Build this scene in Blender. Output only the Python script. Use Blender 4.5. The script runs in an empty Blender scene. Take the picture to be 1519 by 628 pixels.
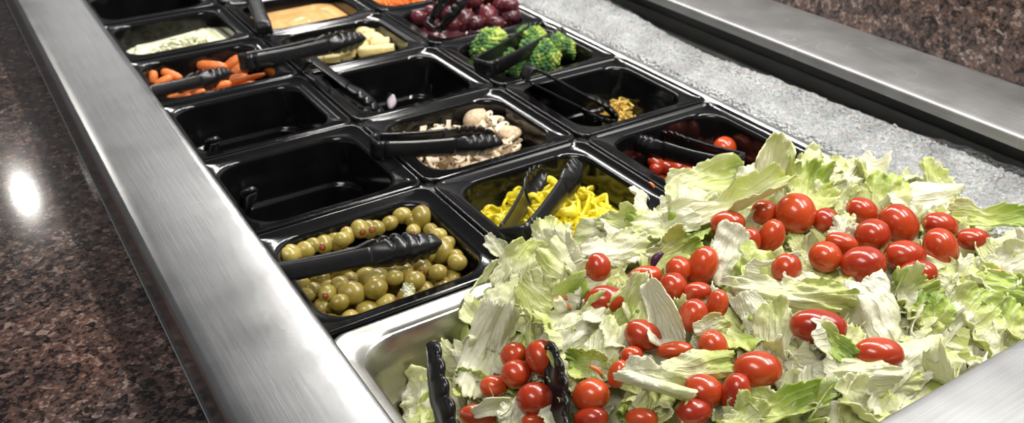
import bpy, math, random
from mathutils import Vector, Matrix, noise
random.seed(7)
PI = math.pi
scn = bpy.context.scene
COL = scn.collection

CEIL = [(.85, 2.15, .9, .5, 1.5), (.85, 4.15, .9, 1.1, 4.6), (.85, 7.6, 1.0, 2.4, 10)]
# ------------------------------------------------------------------ camera
F, CX, CY = 1347.46, 759.5, 314.82
CAM = Vector((-0.1476, -0.5101, 0.4098))
RR = Vector((0.84697, -0.53155, -0.00971)).normalized()
FW = Vector((0.45305, 0.73119, -0.51000)).normalized()
UP = RR.cross(FW).normalized()
FW = UP.cross(RR).normalized()
cam = bpy.data.cameras.new('camera'); cob = bpy.data.objects.new('camera', cam); COL.objects.link(cob)
cob.matrix_world = Matrix(((RR.x, UP.x, -FW.x, CAM.x), (RR.y, UP.y, -FW.y, CAM.y), (RR.z, UP.z, -FW.z, CAM.z), (0, 0, 0, 1)))
cam.sensor_width = 36; cam.lens = F / 1519 * 36; cam.clip_start = 0.01
cam.dof.use_dof = True; cam.dof.focus_distance = 0.62; cam.dof.aperture_fstop = 11
scn.camera = cob

def ray(px, py):
    return (RR * ((px - CX) / F) + FW - UP * ((py - CY) / F))
def un(px, py, z=0.0):
    d = ray(px, py); t = (z - CAM.z) / d.z
    return CAM + d * t
def depth(p):
    return (p - CAM).dot(FW)

# ------------------------------------------------------------------ helpers
def mesh(name, vs, fs, mats, parent=None, smooth=True, solid=0, mi=None):
    me = bpy.data.meshes.new(name)
    me.from_pydata([tuple(v) for v in vs], [], fs)
    if not isinstance(mats, (list, tuple)): mats = [mats]
    for m in mats: me.materials.append(m)
    for i, p in enumerate(me.polygons):
        p.use_smooth = smooth
        if mi: p.material_index = mi[i]
    me.update()
    o = bpy.data.objects.new(name, me); COL.objects.link(o)
    if parent: o.parent = parent
    if solid:
        s = o.modifiers.new('thick', 'SOLIDIFY'); s.thickness = solid; s.offset = 0
    return o
def empty(name, loc=(0, 0, 0), rot=None):
    o = bpy.data.objects.new(name, None); COL.objects.link(o); o.location = loc
    o.empty_display_size = .02
    if rot is not None: o.rotation_euler = rot
    return o
def tag(o, label, cat, group=None, kind=None):
    o['label'] = label; o['category'] = cat
    if group: o['group'] = group
    if kind: o['kind'] = kind
    return o
def children(o): return list(o.children)
def copy_tree(o, parent=None):
    c = o.copy(); COL.objects.link(c)
    if parent: c.parent = parent
    for ch in KIDS.get(o.name, []):
        copy_tree(ch, c)
    return c
KIDS = {}
def proto(o):
    def rec(x):
        KIDS[x.name] = list(x.children)
        for k in x.children: rec(k)
    rec(o); return o
def add(dst, vs, fs):
    b = len(dst[0]); dst[0].extend(vs); dst[1].extend([tuple(i + b for i in f) for f in fs])
def rrect(hx, hy, r, z, n=7, cx=0, cy=0):
    out = []
    for (sx, sy, a0) in ((1, 1, 0), (-1, 1, PI / 2), (-1, -1, PI), (1, -1, 1.5 * PI)):
        for k in range(n + 1):
            a = a0 + PI / 2 * k / n
            out.append(Vector((cx + sx * (hx - r) + r * math.cos(a), cy + sy * (hy - r) + r * math.sin(a), z)))
    return out
def loft(rings, cap_end=True, cap_start=False):
    vs, fs = [], []; n = len(rings[0])
    for r in rings: vs.extend(r)
    for i in range(len(rings) - 1):
        for k in range(n):
            k2 = (k + 1) % n
            fs.append((i * n + k, i * n + k2, (i + 1) * n + k2, (i + 1) * n + k))
    if cap_end: fs.append(tuple(range((len(rings) - 1) * n, len(rings) * n)))
    if cap_start: fs.append(tuple(reversed(range(n))))
    return vs, fs
def ellipsoid(rx, ry, rz, nu=20, nv=14, f=None):
    vs = [Vector((rx, 0, 0))]; fs = []
    for i in range(1, nv):
        t = PI * i / nv
        for k in range(nu):
            a = 2 * PI * k / nu
            p = Vector((rx * math.cos(t), ry * math.sin(t) * math.cos(a), rz * math.sin(t) * math.sin(a)))
            vs.append(p)
    vs.append(Vector((-rx, 0, 0)))
    for k in range(nu):
        fs.append((0, 1 + k, 1 + (k + 1) % nu))
        b = 1 + (nv - 2) * nu
        fs.append((len(vs) - 1, b + (k + 1) % nu, b + k))
    for i in range(nv - 2):
        for k in range(nu):
            a = 1 + i * nu + k; b = 1 + i * nu + (k + 1) % nu
            fs.append((a, a + nu, b + nu, b))
    if f: vs = [f(v) for v in vs]
    return vs, fs
def lathe_x(prof, nu=20):
    """profile of (x, r) revolved round x"""
    rings = [[Vector((x, r * math.cos(2 * PI * k / nu), r * math.sin(2 * PI * k / nu))) for k in range(nu)] for x, r in prof]
    return loft(rings, True, True)
def box(x0, x1, y0, y1, z0, z1):
    vs = [Vector((x, y, z)) for x in (x0, x1) for y in (y0, y1) for z in (z0, z1)]
    return vs, [(0, 1, 3, 2), (4, 6, 7, 5), (0, 4, 5, 1), (2, 3, 7, 6), (0, 2, 6, 4), (1, 5, 7, 3)]
def basis(x, z):
    """rotation matrix with given x axis, z near the given one"""
    x = x.normalized(); y = z.cross(x)
    if y.length < 1e-5: y = Vector((0, 1, 0)).cross(x)
    y.normalize(); z = x.cross(y)
    return Matrix(((x.x, y.x, z.x), (x.y, y.y, z.y), (x.z, y.z, z.z)))
def place(o, loc, rot3, scale=(1, 1, 1)):
    o.matrix_local = Matrix.Translation(loc) @ rot3.to_4x4() @ Matrix.Diagonal((scale[0], scale[1], scale[2], 1))
ORD = ['leftmost', 'second from the left', 'third from the left', 'fourth from the left', 'fifth from the left', 'sixth from the left',
       'seventh from the left', 'eighth from the left', 'ninth from the left', 'tenth from the left', 'eleventh from the left',
       'twelfth from the left', 'thirteenth from the left', 'fourteenth from the left', 'fifteenth from the left', 'sixteenth from the left', 'seventeenth from the left', 'eighteenth from the left']

# ------------------------------------------------------------------ materials
def newmat(name):
    m = bpy.data.materials.new(name); m.use_nodes = True
    nt = m.node_tree; b = nt.nodes['Principled BSDF']
    return m, nt, b
def N(nt, t, **kw):
    n = nt.nodes.new(t)
    for k, v in kw.items():
        if k in n.inputs: n.inputs[k].default_value = v
        else: setattr(n, k, v)
    return n
def ramp(nt, fac, stops, interp='LINEAR'):
    r = nt.nodes.new('ShaderNodeValToRGB'); r.color_ramp.interpolation = interp
    el = r.color_ramp.elements
    while len(el) < len(stops): el.new(.5)
    for e, (p, c) in zip(el, stops): e.position = p; e.color = (*c, 1)
    nt.links.new(fac, r.inputs[0]); return r
def coords(nt, out='Object', scale=(1, 1, 1), rot=(0, 0, 0)):
    tc = nt.nodes.new('ShaderNodeTexCoord'); mp = nt.nodes.new('ShaderNodeMapping')
    mp.inputs['Scale'].default_value = scale; mp.inputs['Rotation'].default_value = rot
    nt.links.new(tc.outputs[out], mp.inputs[0]); return mp.outputs[0]
def bump(nt, b, h, strength, dist=.001):
    n = nt.nodes.new('ShaderNodeBump'); n.inputs['Strength'].default_value = strength; n.inputs['Distance'].default_value = dist
    nt.links.new(h, n.inputs['Height']); nt.links.new(n.outputs[0], b.inputs['Normal']); return n
def mixc(nt, fac, a, b, mode='MIX'):
    m = nt.nodes.new('ShaderNodeMix'); m.data_type = 'RGBA'; m.blend_type = mode
    for s, v in ((m.inputs[0], fac), (m.inputs[6], a), (m.inputs[7], b)):
        if hasattr(v, 'is_output'): nt.links.new(v, s)
        elif isinstance(v, (int, float)): s.default_value = v
        else: s.default_value = (*v, 1)
    return m.outputs[2]
def math_(nt, op, a, b=None, c=None):
    m = nt.nodes.new('ShaderNodeMath'); m.operation = op
    for i, v in enumerate((a, b, c)):
        if v is None: continue
        if hasattr(v, 'is_output'): nt.links.new(v, m.inputs[i])
        else: m.inputs[i].default_value = v
    return m.outputs[0]

def simple(name, col, rough=.4, noise_scale=60, var=.25, bumpk=0, spec=.5, coat=0, sss=0, sscol=None, random_var=0.15, metallic=0):
    m, nt, b = newmat(name)
    v = coords(nt)
    n = N(nt, 'ShaderNodeTexNoise', Scale=noise_scale, Detail=4.0); nt.links.new(v, n.inputs['Vector'])
    c2 = tuple(max(0, x * (1 - var)) for x in col); c3 = tuple(min(1, x * (1 + var)) for x in col)
    r = ramp(nt, n.outputs[0], [(.3, c2), (.7, c3)])
    oi = nt.nodes.new('ShaderNodeObjectInfo')
    hs = nt.nodes.new('ShaderNodeHueSaturation'); nt.links.new(r.outputs[0], hs.inputs['Color'])
    nt.links.new(math_(nt, 'MULTIPLY_ADD', oi.outputs['Random'], random_var * 2, 1 - random_var), hs.inputs['Value'])
    nt.links.new(hs.outputs[0], b.inputs['Base Color'])
    b.inputs['Roughness'].default_value = rough; b.inputs['Specular IOR Level'].default_value = spec
    b.inputs['Coat Weight'].default_value = coat; b.inputs['Coat Roughness'].default_value = .08
    b.inputs['Metallic'].default_value = metallic
    if sss:
        b.inputs['Subsurface Weight'].default_value = sss; b.inputs['Subsurface Scale'].default_value = .004
        b.inputs['Subsurface Radius'].default_value = sscol or (1, .5, .3)
    if bumpk: bump(nt, b, n.outputs[0], bumpk, .001)
    return m

def steel(name, rough=.3, along='Y', col=(.60, .60, .595), scratch=True):
    m, nt, b = newmat(name)
    sc = (900, 14, 900) if along == 'Y' else (14, 900, 900)
    n = N(nt, 'ShaderNodeTexNoise', Scale=1.0, Detail=3.0); nt.links.new(coords(nt, 'Object', sc), n.inputs['Vector'])
    n2 = N(nt, 'ShaderNodeTexNoise', Scale=26.0, Detail=5.0); nt.links.new(coords(nt), n2.inputs['Vector'])
    f = mixc(nt, .5, n.outputs[0], n2.outputs[0])
    r = ramp(nt, f, [(.35, tuple(x * .86 for x in col)), (.65, tuple(min(1, x * 1.12) for x in col))])
    out = r.outputs[0]; h = n.outputs[0]
    if scratch:
        # thin random hairline scratches
        vv = coords(nt, 'Object', (1, 1, 1))
        d = N(nt, 'ShaderNodeTexNoise', Scale=9.0, Detail=1.0); nt.links.new(vv, d.inputs['Vector'])
        wv = nt.nodes.new('ShaderNodeVectorMath'); wv.operation = 'MULTIPLY_ADD'
        nt.links.new(d.outputs['Color'], wv.inputs[0]); wv.inputs[1].default_value = (.25, .25, .25); nt.links.new(vv, wv.inputs[2])
        vo = N(nt, 'ShaderNodeTexVoronoi', Scale=22.0, feature='DISTANCE_TO_EDGE'); nt.links.new(wv.outputs[0], vo.inputs['Vector'])
        msk = N(nt, 'ShaderNodeTexNoise', Scale=13.0, Detail=2.0); nt.links.new(vv, msk.inputs['Vector'])
        line = math_(nt, 'MULTIPLY', math_(nt, 'LESS_THAN', vo.outputs['Distance'], .008), math_(nt, 'GREATER_THAN', msk.outputs[0], .56))
        out = mixc(nt, math_(nt, 'MULTIPLY', line, .22), out, (.85, .85, .85))
    nt.links.new(out, b.inputs['Base Color'])
    b.inputs['Metallic'].default_value = 1
    rr = nt.nodes.new('ShaderNodeMapRange'); nt.links.new(n2.outputs[0], rr.inputs[0])
    rr.inputs[3].default_value = rough - .03; rr.inputs[4].default_value = rough + .05
    nt.links.new(rr.outputs[0], b.inputs['Roughness'])
    bump(nt, b, h, .05, .0003)
    return m

def granite(name, rough, sc=1.0, gain=1.0):
    m, nt, b = newmat(name)
    v = coords(nt)
    vo = N(nt, 'ShaderNodeTexVoronoi', Scale=420.0 * sc); nt.links.new(v, vo.inputs['Vector'])
    vo2 = N(nt, 'ShaderNodeTexVoronoi', Scale=170.0 * sc); nt.links.new(v, vo2.inputs['Vector'])
    sep = nt.nodes.new('ShaderNodeSeparateColor'); nt.links.new(vo.outputs['Color'], sep.inputs[0])
    sep2 = nt.nodes.new('ShaderNodeSeparateColor'); nt.links.new(vo2.outputs['Color'], sep2.inputs[0])
    big = N(nt, 'ShaderNodeTexNoise', Scale=14.0, Detail=4.0); nt.links.new(v, big.inputs['Vector'])
    f = math_(nt, 'ADD', math_(nt, 'MULTIPLY', sep.outputs[0], .45), math_(nt, 'MULTIPLY', sep2.outputs[1], .45))
    f = math_(nt, 'ADD', f, math_(nt, 'MULTIPLY_ADD', big.outputs[0], .5, -.2))
    r = ramp(nt, f, [(.18, (.006, .005, .006)), (.36, (.020, .015, .014)), (.5, (.062, .038, .029)), (.62, (.040, .034, .035)), (.74, (.10, .058, .042)), (.9, (.17, .14, .125))])
    red = N(nt, 'ShaderNodeTexNoise', Scale=6.0, Detail=2.0); nt.links.new(v, red.inputs['Vector'])
    rm = ramp(nt, red.outputs[0], [(.5, (0, 0, 0)), (.68, (.7, .7, .7))])
    out = mixc(nt, rm.outputs[0], mixc(nt, 1.0, r.outputs[0], (gain, gain, gain), 'MULTIPLY'), (1.25, .95, .85), 'MULTIPLY')
    nt.links.new(out, b.inputs['Base Color']); b.inputs['Roughness'].default_value = rough
    bump(nt, b, sep.outputs[0], .05, .0003)
    return m

M = {}
M['rail'] = steel('brushed_steel', .24, 'Y', (.54, .542, .54))
M['rail_r'] = steel('brushed_steel_satin', .52, 'Y', (.40, .40, .40))
M['rail_x'] = steel('brushed_steel_cross', .40, 'X', (.47, .47, .467))
M['liner'] = steel('liner_steel', .22, 'Y', (.52, .52, .50), False)
M['bar'] = steel('adapter_steel', .42, 'Y', (.62, .63, .64), False)
M['pansteel'] = steel('pan_steel', .30, 'X', (.50, .49, .455), False)
M['granite'] = granite('granite_polished', .10, 1.0, 1.1)
M['granite_wall'] = granite('granite_riser', .35, .8, 1.7)
M['rubber'] = simple('black_gasket', (.012, .012, .012), .45, 40, .3)
M['black'] = simple('black_polycarbonate', (.0045, .0045, .0047), .12, 30, .25, .03, .42, .0, random_var=.05)
M['tongs'] = simple('black_tong_plastic', (.0085, .0085, .009), .26, 90, .3, .05, .5, random_var=.05)
M['tomato'] = None
M['brine'] = simple('olive_brine', (.09, .075, .015), .06, 30, .3)
M['pimento'] = simple('pimento', (.55, .06, .03), .3, 200, .3)
M['hole'] = simple('pit_hole', (.10, .075, .02), .5, 200, .3)
M['scar'] = simple('stem_scar', (.55, .30, .10), .6, 300, .4)
M['banana'] = simple('banana_flesh', (.78, .66, .32), .45, 3.5, .18, .25, .4, sss=.15, sscol=(1, .8, .4))
M['banana_w'] = simple('mass_of_banana_flesh', (.78, .66, .32), .45, 160, .18, .25, .4, sss=.15, sscol=(1, .8, .4))
M['carrot'] = simple('carrot', (.72, .20, .045), .38, 4.0, .2, .2)
M['carrot_w'] = simple('mass_of_carrot', (.72, .20, .045), .38, 120, .2, .2)
M['cheese'] = simple('cheddar', (.95, .64, .16), .5, 100, .15)
M['feta'] = simple('white_cheese', (.72, .72, .52), .5, 150, .15, .3)
M['dressing'] = simple('dressing', (.75, .42, .16), .22, 30, .12, .3)
M['orange'] = simple('orange_shreds', (.80, .25, .05), .4, 60, .25, .3)
M['onion'] = simple('onion', (.72, .62, .68), .3, 90, .2)
M['cabbage'] = simple('red_cabbage', (.06, .015, .05), .35, 90, .4)
M['mushroom'] = simple('mushroom_flesh', (.76, .62, .44), .6, 3.0, .28, .3)
M['mushroom_w'] = simple('mass_of_mushroom_flesh', (.76, .62, .44), .6, 130, .28, .3)
M['gill'] = simple('mushroom_gills', (.075, .04, .022), .8, 400, .5, .4)
M['msk'] = simple('mushroom_skin', (.56, .42, .27), .6, 3.0, .35, .2)
M['msk_w'] = simple('mass_of_mushroom_skin', (.56, .42, .27), .6, 150, .35, .2)
M['stalk'] = simple('broccoli_stalk', (.42, .52, .16), .45, 80, .2, .15)
M['water'] = simple('water_film', (.02, .02, .02), .03, 20, .1)
M['scar_b'] = simple('banana_seed', (.36, .24, .08), .6, 300, .4)

def fruit(name, c_lo, c_hi, rough, coat, sss, bloom=None, scale=45, bk=.03, bsc=90.0):
    m, nt, b = newmat(name)
    v = coords(nt)
    oi = nt.nodes.new('ShaderNodeObjectInfo')
    vv = nt.nodes.new('ShaderNodeVectorMath'); vv.operation = 'ADD'; nt.links.new(v, vv.inputs[0]); nt.links.new(oi.outputs['Random'], vv.inputs[1])
    n = N(nt, 'ShaderNodeTexNoise', Scale=scale, Detail=3.0); nt.links.new(vv.outputs[0], n.inputs['Vector'])
    f = math_(nt, 'ADD', math_(nt, 'MULTIPLY', n.outputs[0], .7), math_(nt, 'MULTIPLY_ADD', oi.outputs['Random'], .5, -.1))
    r = ramp(nt, f, [(.25, c_lo), (.75, c_hi)])
    out = r.outputs[0]
    if bloom:
        n2 = N(nt, 'ShaderNodeTexNoise', Scale=bsc, Detail=4.0); nt.links.new(vv.outputs[0], n2.inputs['Vector'])
        bl = ramp(nt, n2.outputs[0], [(.45, (0, 0, 0)), (.7, (.55, .55, .55))])
        out = mixc(nt, bl.outputs[0], out, bloom)
    n3 = N(nt, 'ShaderNodeTexNoise', Scale=scale * 18, Detail=2.0); nt.links.new(vv.outputs[0], n3.inputs['Vector'])
    nt.links.new(out, b.inputs['Base Color']); b.inputs['Roughness'].default_value = rough
    b.inputs['Coat Weight'].default_value = coat; b.inputs['Coat Roughness'].default_value = .06
    b.inputs['Subsurface Weight'].default_value = sss; b.inputs['Subsurface Scale'].default_value = .003
    b.inputs['Subsurface Radius'].default_value = (1, .25, .1)
    bump(nt, b, n3.outputs[0], bk, .0005)
    return m
M['tomato'] = fruit('tomato_skin', (.31, .020, .005), (.50, .062, .010), .24, .4, .10, scale=1.1)
M['tomato_w'] = fruit('tomato_mass', (.31, .020, .005), (.50, .062, .010), .24, .4, .10, scale=50)
M['olive'] = fruit('olive_skin', (.22, .165, .022), (.42, .33, .075), .3, .25, .05, scale=1.3)
M['olive_w'] = fruit('olive_mass', (.22, .165, .022), (.42, .33, .075), .35, .1, .05, scale=60)
M['grape'] = fruit('grape_skin', (.035, .003, .007), (.13, .010, .018), .3, .15, .05, (.14, .07, .085), scale=1.3, bsc=3.0)
M['grape_w'] = fruit('grape_mass', (.035, .003, .007), (.13, .010, .018), .3, .15, .05, (.14, .07, .085), scale=60)

def leafmat(name, k=1.0):
    m, nt, b = newmat(name)
    uv = nt.nodes.new('ShaderNodeUVMap'); sp = nt.nodes.new('ShaderNodeSeparateXYZ'); nt.links.new(uv.outputs[0], sp.inputs[0])
    at = nt.nodes.new('ShaderNodeAttribute'); at.attribute_type = 'OBJECT'; at.attribute_name = 'tone'
    oi = nt.nodes.new('ShaderNodeObjectInfo')
    v = coords(nt)
    off = nt.nodes.new('ShaderNodeVectorMath'); off.operation = 'ADD'; nt.links.new(v, off.inputs[0]); nt.links.new(oi.outputs['Random'], off.inputs[1])
    n = N(nt, 'ShaderNodeTexNoise', Scale=1.9 * k, Detail=5.0); nt.links.new(off.outputs[0], n.inputs['Vector'])
    # tone 0 = white rib, .5 = pale yellow-green, 1 = green ; v runs from rib (0) to outer edge (1)
    f = math_(nt, 'ADD', math_(nt, 'MULTIPLY', sp.outputs[1], .34), math_(nt, 'MULTIPLY_ADD', n.outputs[0], .75, -.42))
    f = math_(nt, 'ADD', f, at.outputs['Fac'])
    r = ramp(nt, f, [(.0, (.84, .83, .66)), (.25, (.80, .81, .50)), (.45, (.66, .72, .23)), (.7, (.40, .54, .085)), (1, (.15, .30, .03))])
    # veins: branching lines
    ang = math_(nt, 'ARCTAN2', math_(nt, 'SUBTRACT', sp.outputs[0], .5), math_(nt, 'ADD', sp.outputs[1], .35))
    nz = math_(nt, 'MULTIPLY_ADD', n.outputs[0], .35, 0)
    wv = math_(nt, 'SINE', math_(nt, 'MULTIPLY', math_(nt, 'ADD', ang, nz), 42.0))
    vein = math_(nt, 'POWER', math_(nt, 'MULTIPLY_ADD', wv, .5, .5), 5.0)
    col = mixc(nt, math_(nt, 'MULTIPLY', vein, .38), r.outputs[0], (.80, .82, .62))
    n2 = N(nt, 'ShaderNodeTexNoise', Scale=11.0 * k, Detail=5.0); nt.links.new(off.outputs[0], n2.inputs['Vector'])
    nt.links.new(col, b.inputs['Base Color'])
    b.inputs['Roughness'].default_value = .33; b.inputs['Specular IOR Level'].default_value = .5
    hh = math_(nt, 'ADD', math_(nt, 'MULTIPLY', vein, .55), math_(nt, 'MULTIPLY', n2.outputs[0], 1.1))
    bp = bump(nt, b, hh, .5, .0020)
    tr = nt.nodes.new('ShaderNodeBsdfTranslucent'); nt.links.new(col, tr.inputs[0]); nt.links.new(bp.outputs[0], tr.inputs['Normal'])
    mx = nt.nodes.new('ShaderNodeMixShader'); mx.inputs[0].default_value = .30
    out = nt.nodes['Material Output']
    nt.links.new(b.outputs[0], mx.inputs[1]); nt.links.new(tr.outputs[0], mx.inputs[2]); nt.links.new(mx.outputs[0], out.inputs[0])
    return m
M['leaf'] = leafmat('lettuce_leaf')
M['leaf_w'] = leafmat('lettuce_mass', 28.0)

def mk_frost():
    m, nt, b = newmat('frost')
    v = coords(nt)
    n = N(nt, 'ShaderNodeTexNoise', Scale=170.0, Detail=5.0); nt.links.new(v, n.inputs['Vector'])
    n2 = N(nt, 'ShaderNodeTexNoise', Scale=26.0, Detail=4.0); nt.links.new(v, n2.inputs['Vector'])
    r = ramp(nt, n2.outputs[0], [(.3, (.37, .38, .382)), (.7, (.60, .61, .61))])
    nt.links.new(r.outputs[0], b.inputs['Base Color']); b.inputs['Roughness'].default_value = .42
    b.inputs['Subsurface Weight'].default_value = .2; b.inputs['Subsurface Scale'].default_value = .004
    h = math_(nt, 'ADD', n.outputs[0], math_(nt, 'MULTIPLY', n2.outputs[0], 1.5))
    vo = N(nt, 'ShaderNodeTexVoronoi', Scale=260.0); nt.links.new(v, vo.inputs['Vector'])
    h = math_(nt, 'ADD', h, math_(nt, 'MULTIPLY', vo.outputs['Distance'], 1.3))
    bump(nt, b, h, 1.0, .006)
    return m
M['frost'] = mk_frost()

def mk_pepper():
    m, nt, b = newmat('banana_pepper')
    v = coords(nt); oi = nt.nodes.new('ShaderNodeObjectInfo')
    off = nt.nodes.new('ShaderNodeVectorMath'); off.operation = 'ADD'; nt.links.new(v, off.inputs[0]); nt.links.new(oi.outputs['Random'], off.inputs[1])
    n = N(nt, 'ShaderNodeTexNoise', Scale=1.6, Detail=4.0); nt.links.new(off.outputs[0], n.inputs['Vector'])
    f = math_(nt, 'ADD', n.outputs[0], math_(nt, 'MULTIPLY_ADD', oi.outputs['Random'], .4, -.2))
    r = ramp(nt, f, [(.25, (.52, .42, .015)), (.5, (.78, .66, .03)), (.8, (.90, .80, .12))])
    nt.links.new(r.outputs[0], b.inputs['Base Color']); b.inputs['Roughness'].default_value = .16
    b.inputs['Subsurface Weight'].default_value = .1; b.inputs['Subsurface Scale'].default_value = .003
    bump(nt, b, n.outputs[0], .35, .0015)
    return m
M['pepper'] = mk_pepper()

def mk_broc():
    m, nt, b = newmat('broccoli_crown')
    v = coords(nt)
    vo = N(nt, 'ShaderNodeTexVoronoi', Scale=13.0); nt.links.new(v, vo.inputs['Vector'])
    n = N(nt, 'ShaderNodeTexNoise', Scale=1.3, Detail=4.0); nt.links.new(v, n.inputs['Vector'])
    r = ramp(nt, n.outputs[0], [(.36, (.035, .11, .04)), (.5, (.11, .25, .04)), (.62, (.50, .60, .12))])
    nt.links.new(r.outputs[0], b.inputs['Base Color']); b.inputs['Roughness'].default_value = .65
    bump(nt, b, vo.outputs['Distance'], .8, .002)
    return m
M['broc'] = mk_broc()

# ------------------------------------------------------------------ the bar itself
H_RAIL = .05
bar = tag(empty('salad_bar', (0, 0, 0)), 'stainless steel salad bar counter with wide brushed rails around a frosted cold well', 'salad bar')
def rail_prof(o_side, w, z, drop, r=.006, lip=.012, t=.0):
    """cross-section from the outer drop over the top to the inner lip, in (u, z); u=0 outer .. w inner"""
    p = [(-.004, z - drop)]
    p += [(-.004, z - r * 1.4)]
    for k in range(1, 7):
        a = PI / 2 * k / 6
        p.append((-.004 + r * (1 - math.cos(a)), z - r * 1.4 + r * 1.4 * math.sin(a)))
    p += [(.010, z + .0004), (w * .5, z), (w - .008, z + .0004)]
    for k in range(1, 6):
        a = PI / 2 * k / 5
        p.append((w - .004 + .004 * math.sin(a), z - .004 + .004 * math.cos(a)))
    p += [(w, z - lip), (w - .0015, z - lip - .0006), (w - .004, z - lip + .001), (w - .004, z - .008), (.006, z - .008), (.006, z - drop)]
    return p
def extrude(prof, to3, a0, a1, nseg=1):
    vs, fs = [], []; n = len(prof)
    for s in range(nseg + 1):
        a = a0 + (a1 - a0) * s / nseg
        vs += [to3(u, z, a) for u, z in prof]
    for s in range(nseg):
        for k in range(n):
            k2 = (k + 1) % n
            fs.append((s * n + k, s * n + k2, (s + 1) * n + k2, (s + 1) * n + k))
    fs.append(tuple(range(n))); fs.append(tuple(reversed(range(nseg * n, nseg * n + n))))
    return vs, fs
def flat_smooth(o, ang=40):
    for e in o.data.edges: pass
    o.data.set_sharp_from_angle(angle=math.radians(ang))
vs, fs = extrude(rail_prof(0, .0761, H_RAIL, .055), lambda u, z, a: Vector((-.081 + u, a, z)), -.42, 2.3)
flat_smooth(mesh('steel_rail', vs, fs, M['rail'], bar))
vs, fs = extrude(rail_prof(0, .108, H_RAIL, .02), lambda u, z, a: Vector((.730 - u, a, z)), -.42, 2.3)
flat_smooth(mesh('steel_rail', vs, fs, M['rail_r'], bar))
vs, fs = extrude(rail_prof(0, .11, H_RAIL - .0006, .055), lambda u, z, a: Vector((a, -.2975 - .11 + u, z)), -.0049 - .002, .6225)
flat_smooth(mesh('steel_rail', vs, fs, M['rail_x'], bar))
# cold well: shelf on the right side, walls and floor
prof = [(.5345, -.20), (.5345, -.004), (.538, -.0015), (.56, -.0005), (.632, .0062), (.646, .0140), (.648, .0156), (.652, .0156), (.652, -.20)]
vs, fs = extrude(prof, lambda u, z, a: Vector((u, a, z)), -.31, 2.3)
flat_smooth(mesh('well_liner', vs, fs, M['liner'], bar))
d = ([], [])
add(d, *box(-.006, -.0035, -.31, 2.3, -.20, .041))
add(d, *box(-.006, .652, -.31, 2.3, -.202, -.20))
add(d, *box(-.006, .652, -.3155, -.31, -.20, .041))
mesh('well_wall', d[0], d[1], M['liner'], bar, smooth=False)
vs, fs = box(.6485, .656, -.31, 2.3, .0157, .0415)
mesh('rubber_gasket', vs, fs, M['rubber'], bar, smooth=False)
# frost layer with a wandering upper edge
def frost_edge(y):
    e = .644
    g = math.exp(-((y - .26) / .17) ** 2)
    e -= .030 * g
    e -= .010 * math.exp(-((y - .02) / .10) ** 2)
    e += .0035 * noise.noise(Vector((y * 22, 3.1, 0))) + .002 * noise.noise(Vector((y * 70, 7.1, 0)))
    return min(e, .6465)
def liner_z(x):
    pts = prof[1:7]
    for (x0, z0), (x1, z1) in zip(pts, pts[1:]):
        if x <= x1: return z0 + (z1 - z0) * max(0, (x - x0)) / (x1 - x0)
    return pts[-1][1]
vs, fs = [], []
NX, NY = 44, 760
for j in range(NY + 1):
    y = -.305 + 1.9 * j / NY
    e = frost_edge(y)
    for i in range(NX + 1):
        u = i / NX
        x = .5415 + (e - .5415) * u
        prof_t = min(1, u / .06) ** .5 * min(1, (1 - u) / .10) ** .6
        t = .0034 * prof_t
        rough = math.exp(-((u - .80) / .17) ** 2)
        q = noise.noise(Vector((x * 150, y * 150, 1)))
        q2 = noise.noise(Vector((x * 330, y * 330, 5)))
        q3 = noise.noise(Vector((x * 45, y * 30, 9)))
        t += prof_t * (.0012 * q3 + .0010 * q + .0007 * q2) + prof_t * rough * (.0052 * abs(q) + .0040 * abs(q2) + .0010)
        if u < .16: t += .0014 * math.exp(-((u - .09) / .025) ** 2)
        vs.append(Vector((x, y, liner_z(x) + max(t, -.0002))))
for j in range(NY):
    for i in range(NX):
        a = j * (NX + 1) + i
        fs.append((a, a + 1, a + NX + 2, a + NX + 1))
mesh('frost_layer', vs, fs, M['frost'], bar)

# granite
d = ([], [])
prof = [(-.70, -.035), (-.70, -.004), (-.697, 0.0), (-.0865, 0.0), (-.0865, -.035)]
vs, fs = extrude(prof, lambda u, z, a: Vector((u, a, z)), -.6, 2.4)
o = mesh('granite_counter', vs, fs, M['granite'], smooth=False)
tag(o, 'polished dark brown speckled granite countertop left of the wide steel rail', 'countertop')
prof = [(.7345, -.03), (.7345, .157), (.7375, .16), (.785, .16), (.785, -.03)]
vs, fs = extrude(prof, lambda u, z, a: Vector((u, a, z)), -.6, 2.4)
o = mesh('wall_right', vs, fs, M['granite_wall'], smooth=False); o['kind'] = 'structure'
tag(o, 'speckled brown granite upstand rising behind the right steel rail', 'wall', kind='structure')

# adapter bars under the pan rims
A, B = .177, .162
def adapter(x0, x1, y0, y1, label):
    w = []
    vs, fs = loft([rrect((x1 - x0) / 2, (y1 - y0) / 2, .001, -.013, 2, (x0 + x1) / 2, (y0 + y1) / 2), rrect((x1 - x0) / 2, (y1 - y0) / 2, .001, -.0075, 2, (x0 + x1) / 2, (y0 + y1) / 2),
                   rrect((x1 - x0) / 2 - .001, (y1 - y0) / 2 - .001, .001, -.0065, 2, (x0 + x1) / 2, (y0 + y1) / 2)], True, True)
    o = mesh('adapter_bar', vs, fs, M['bar']); flat_smooth(o)
    return tag(o, label, 'support bar')
for c, lab in ((1, 'long steel adapter bar between the olive column and the yellow pepper column'), (2, 'long steel adapter bar between the yellow pepper column and the tomato column')):
    adapter(c * A - .011, c * A + .011, .004, 1.13, lab)
# narrow steel ledge strip between right column and frost, and crossbar behind lettuce pan
adapter(.5215, .5340, -.001, 1.13, 'thin steel adapter strip between the right pans and the frosted ledge')

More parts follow.
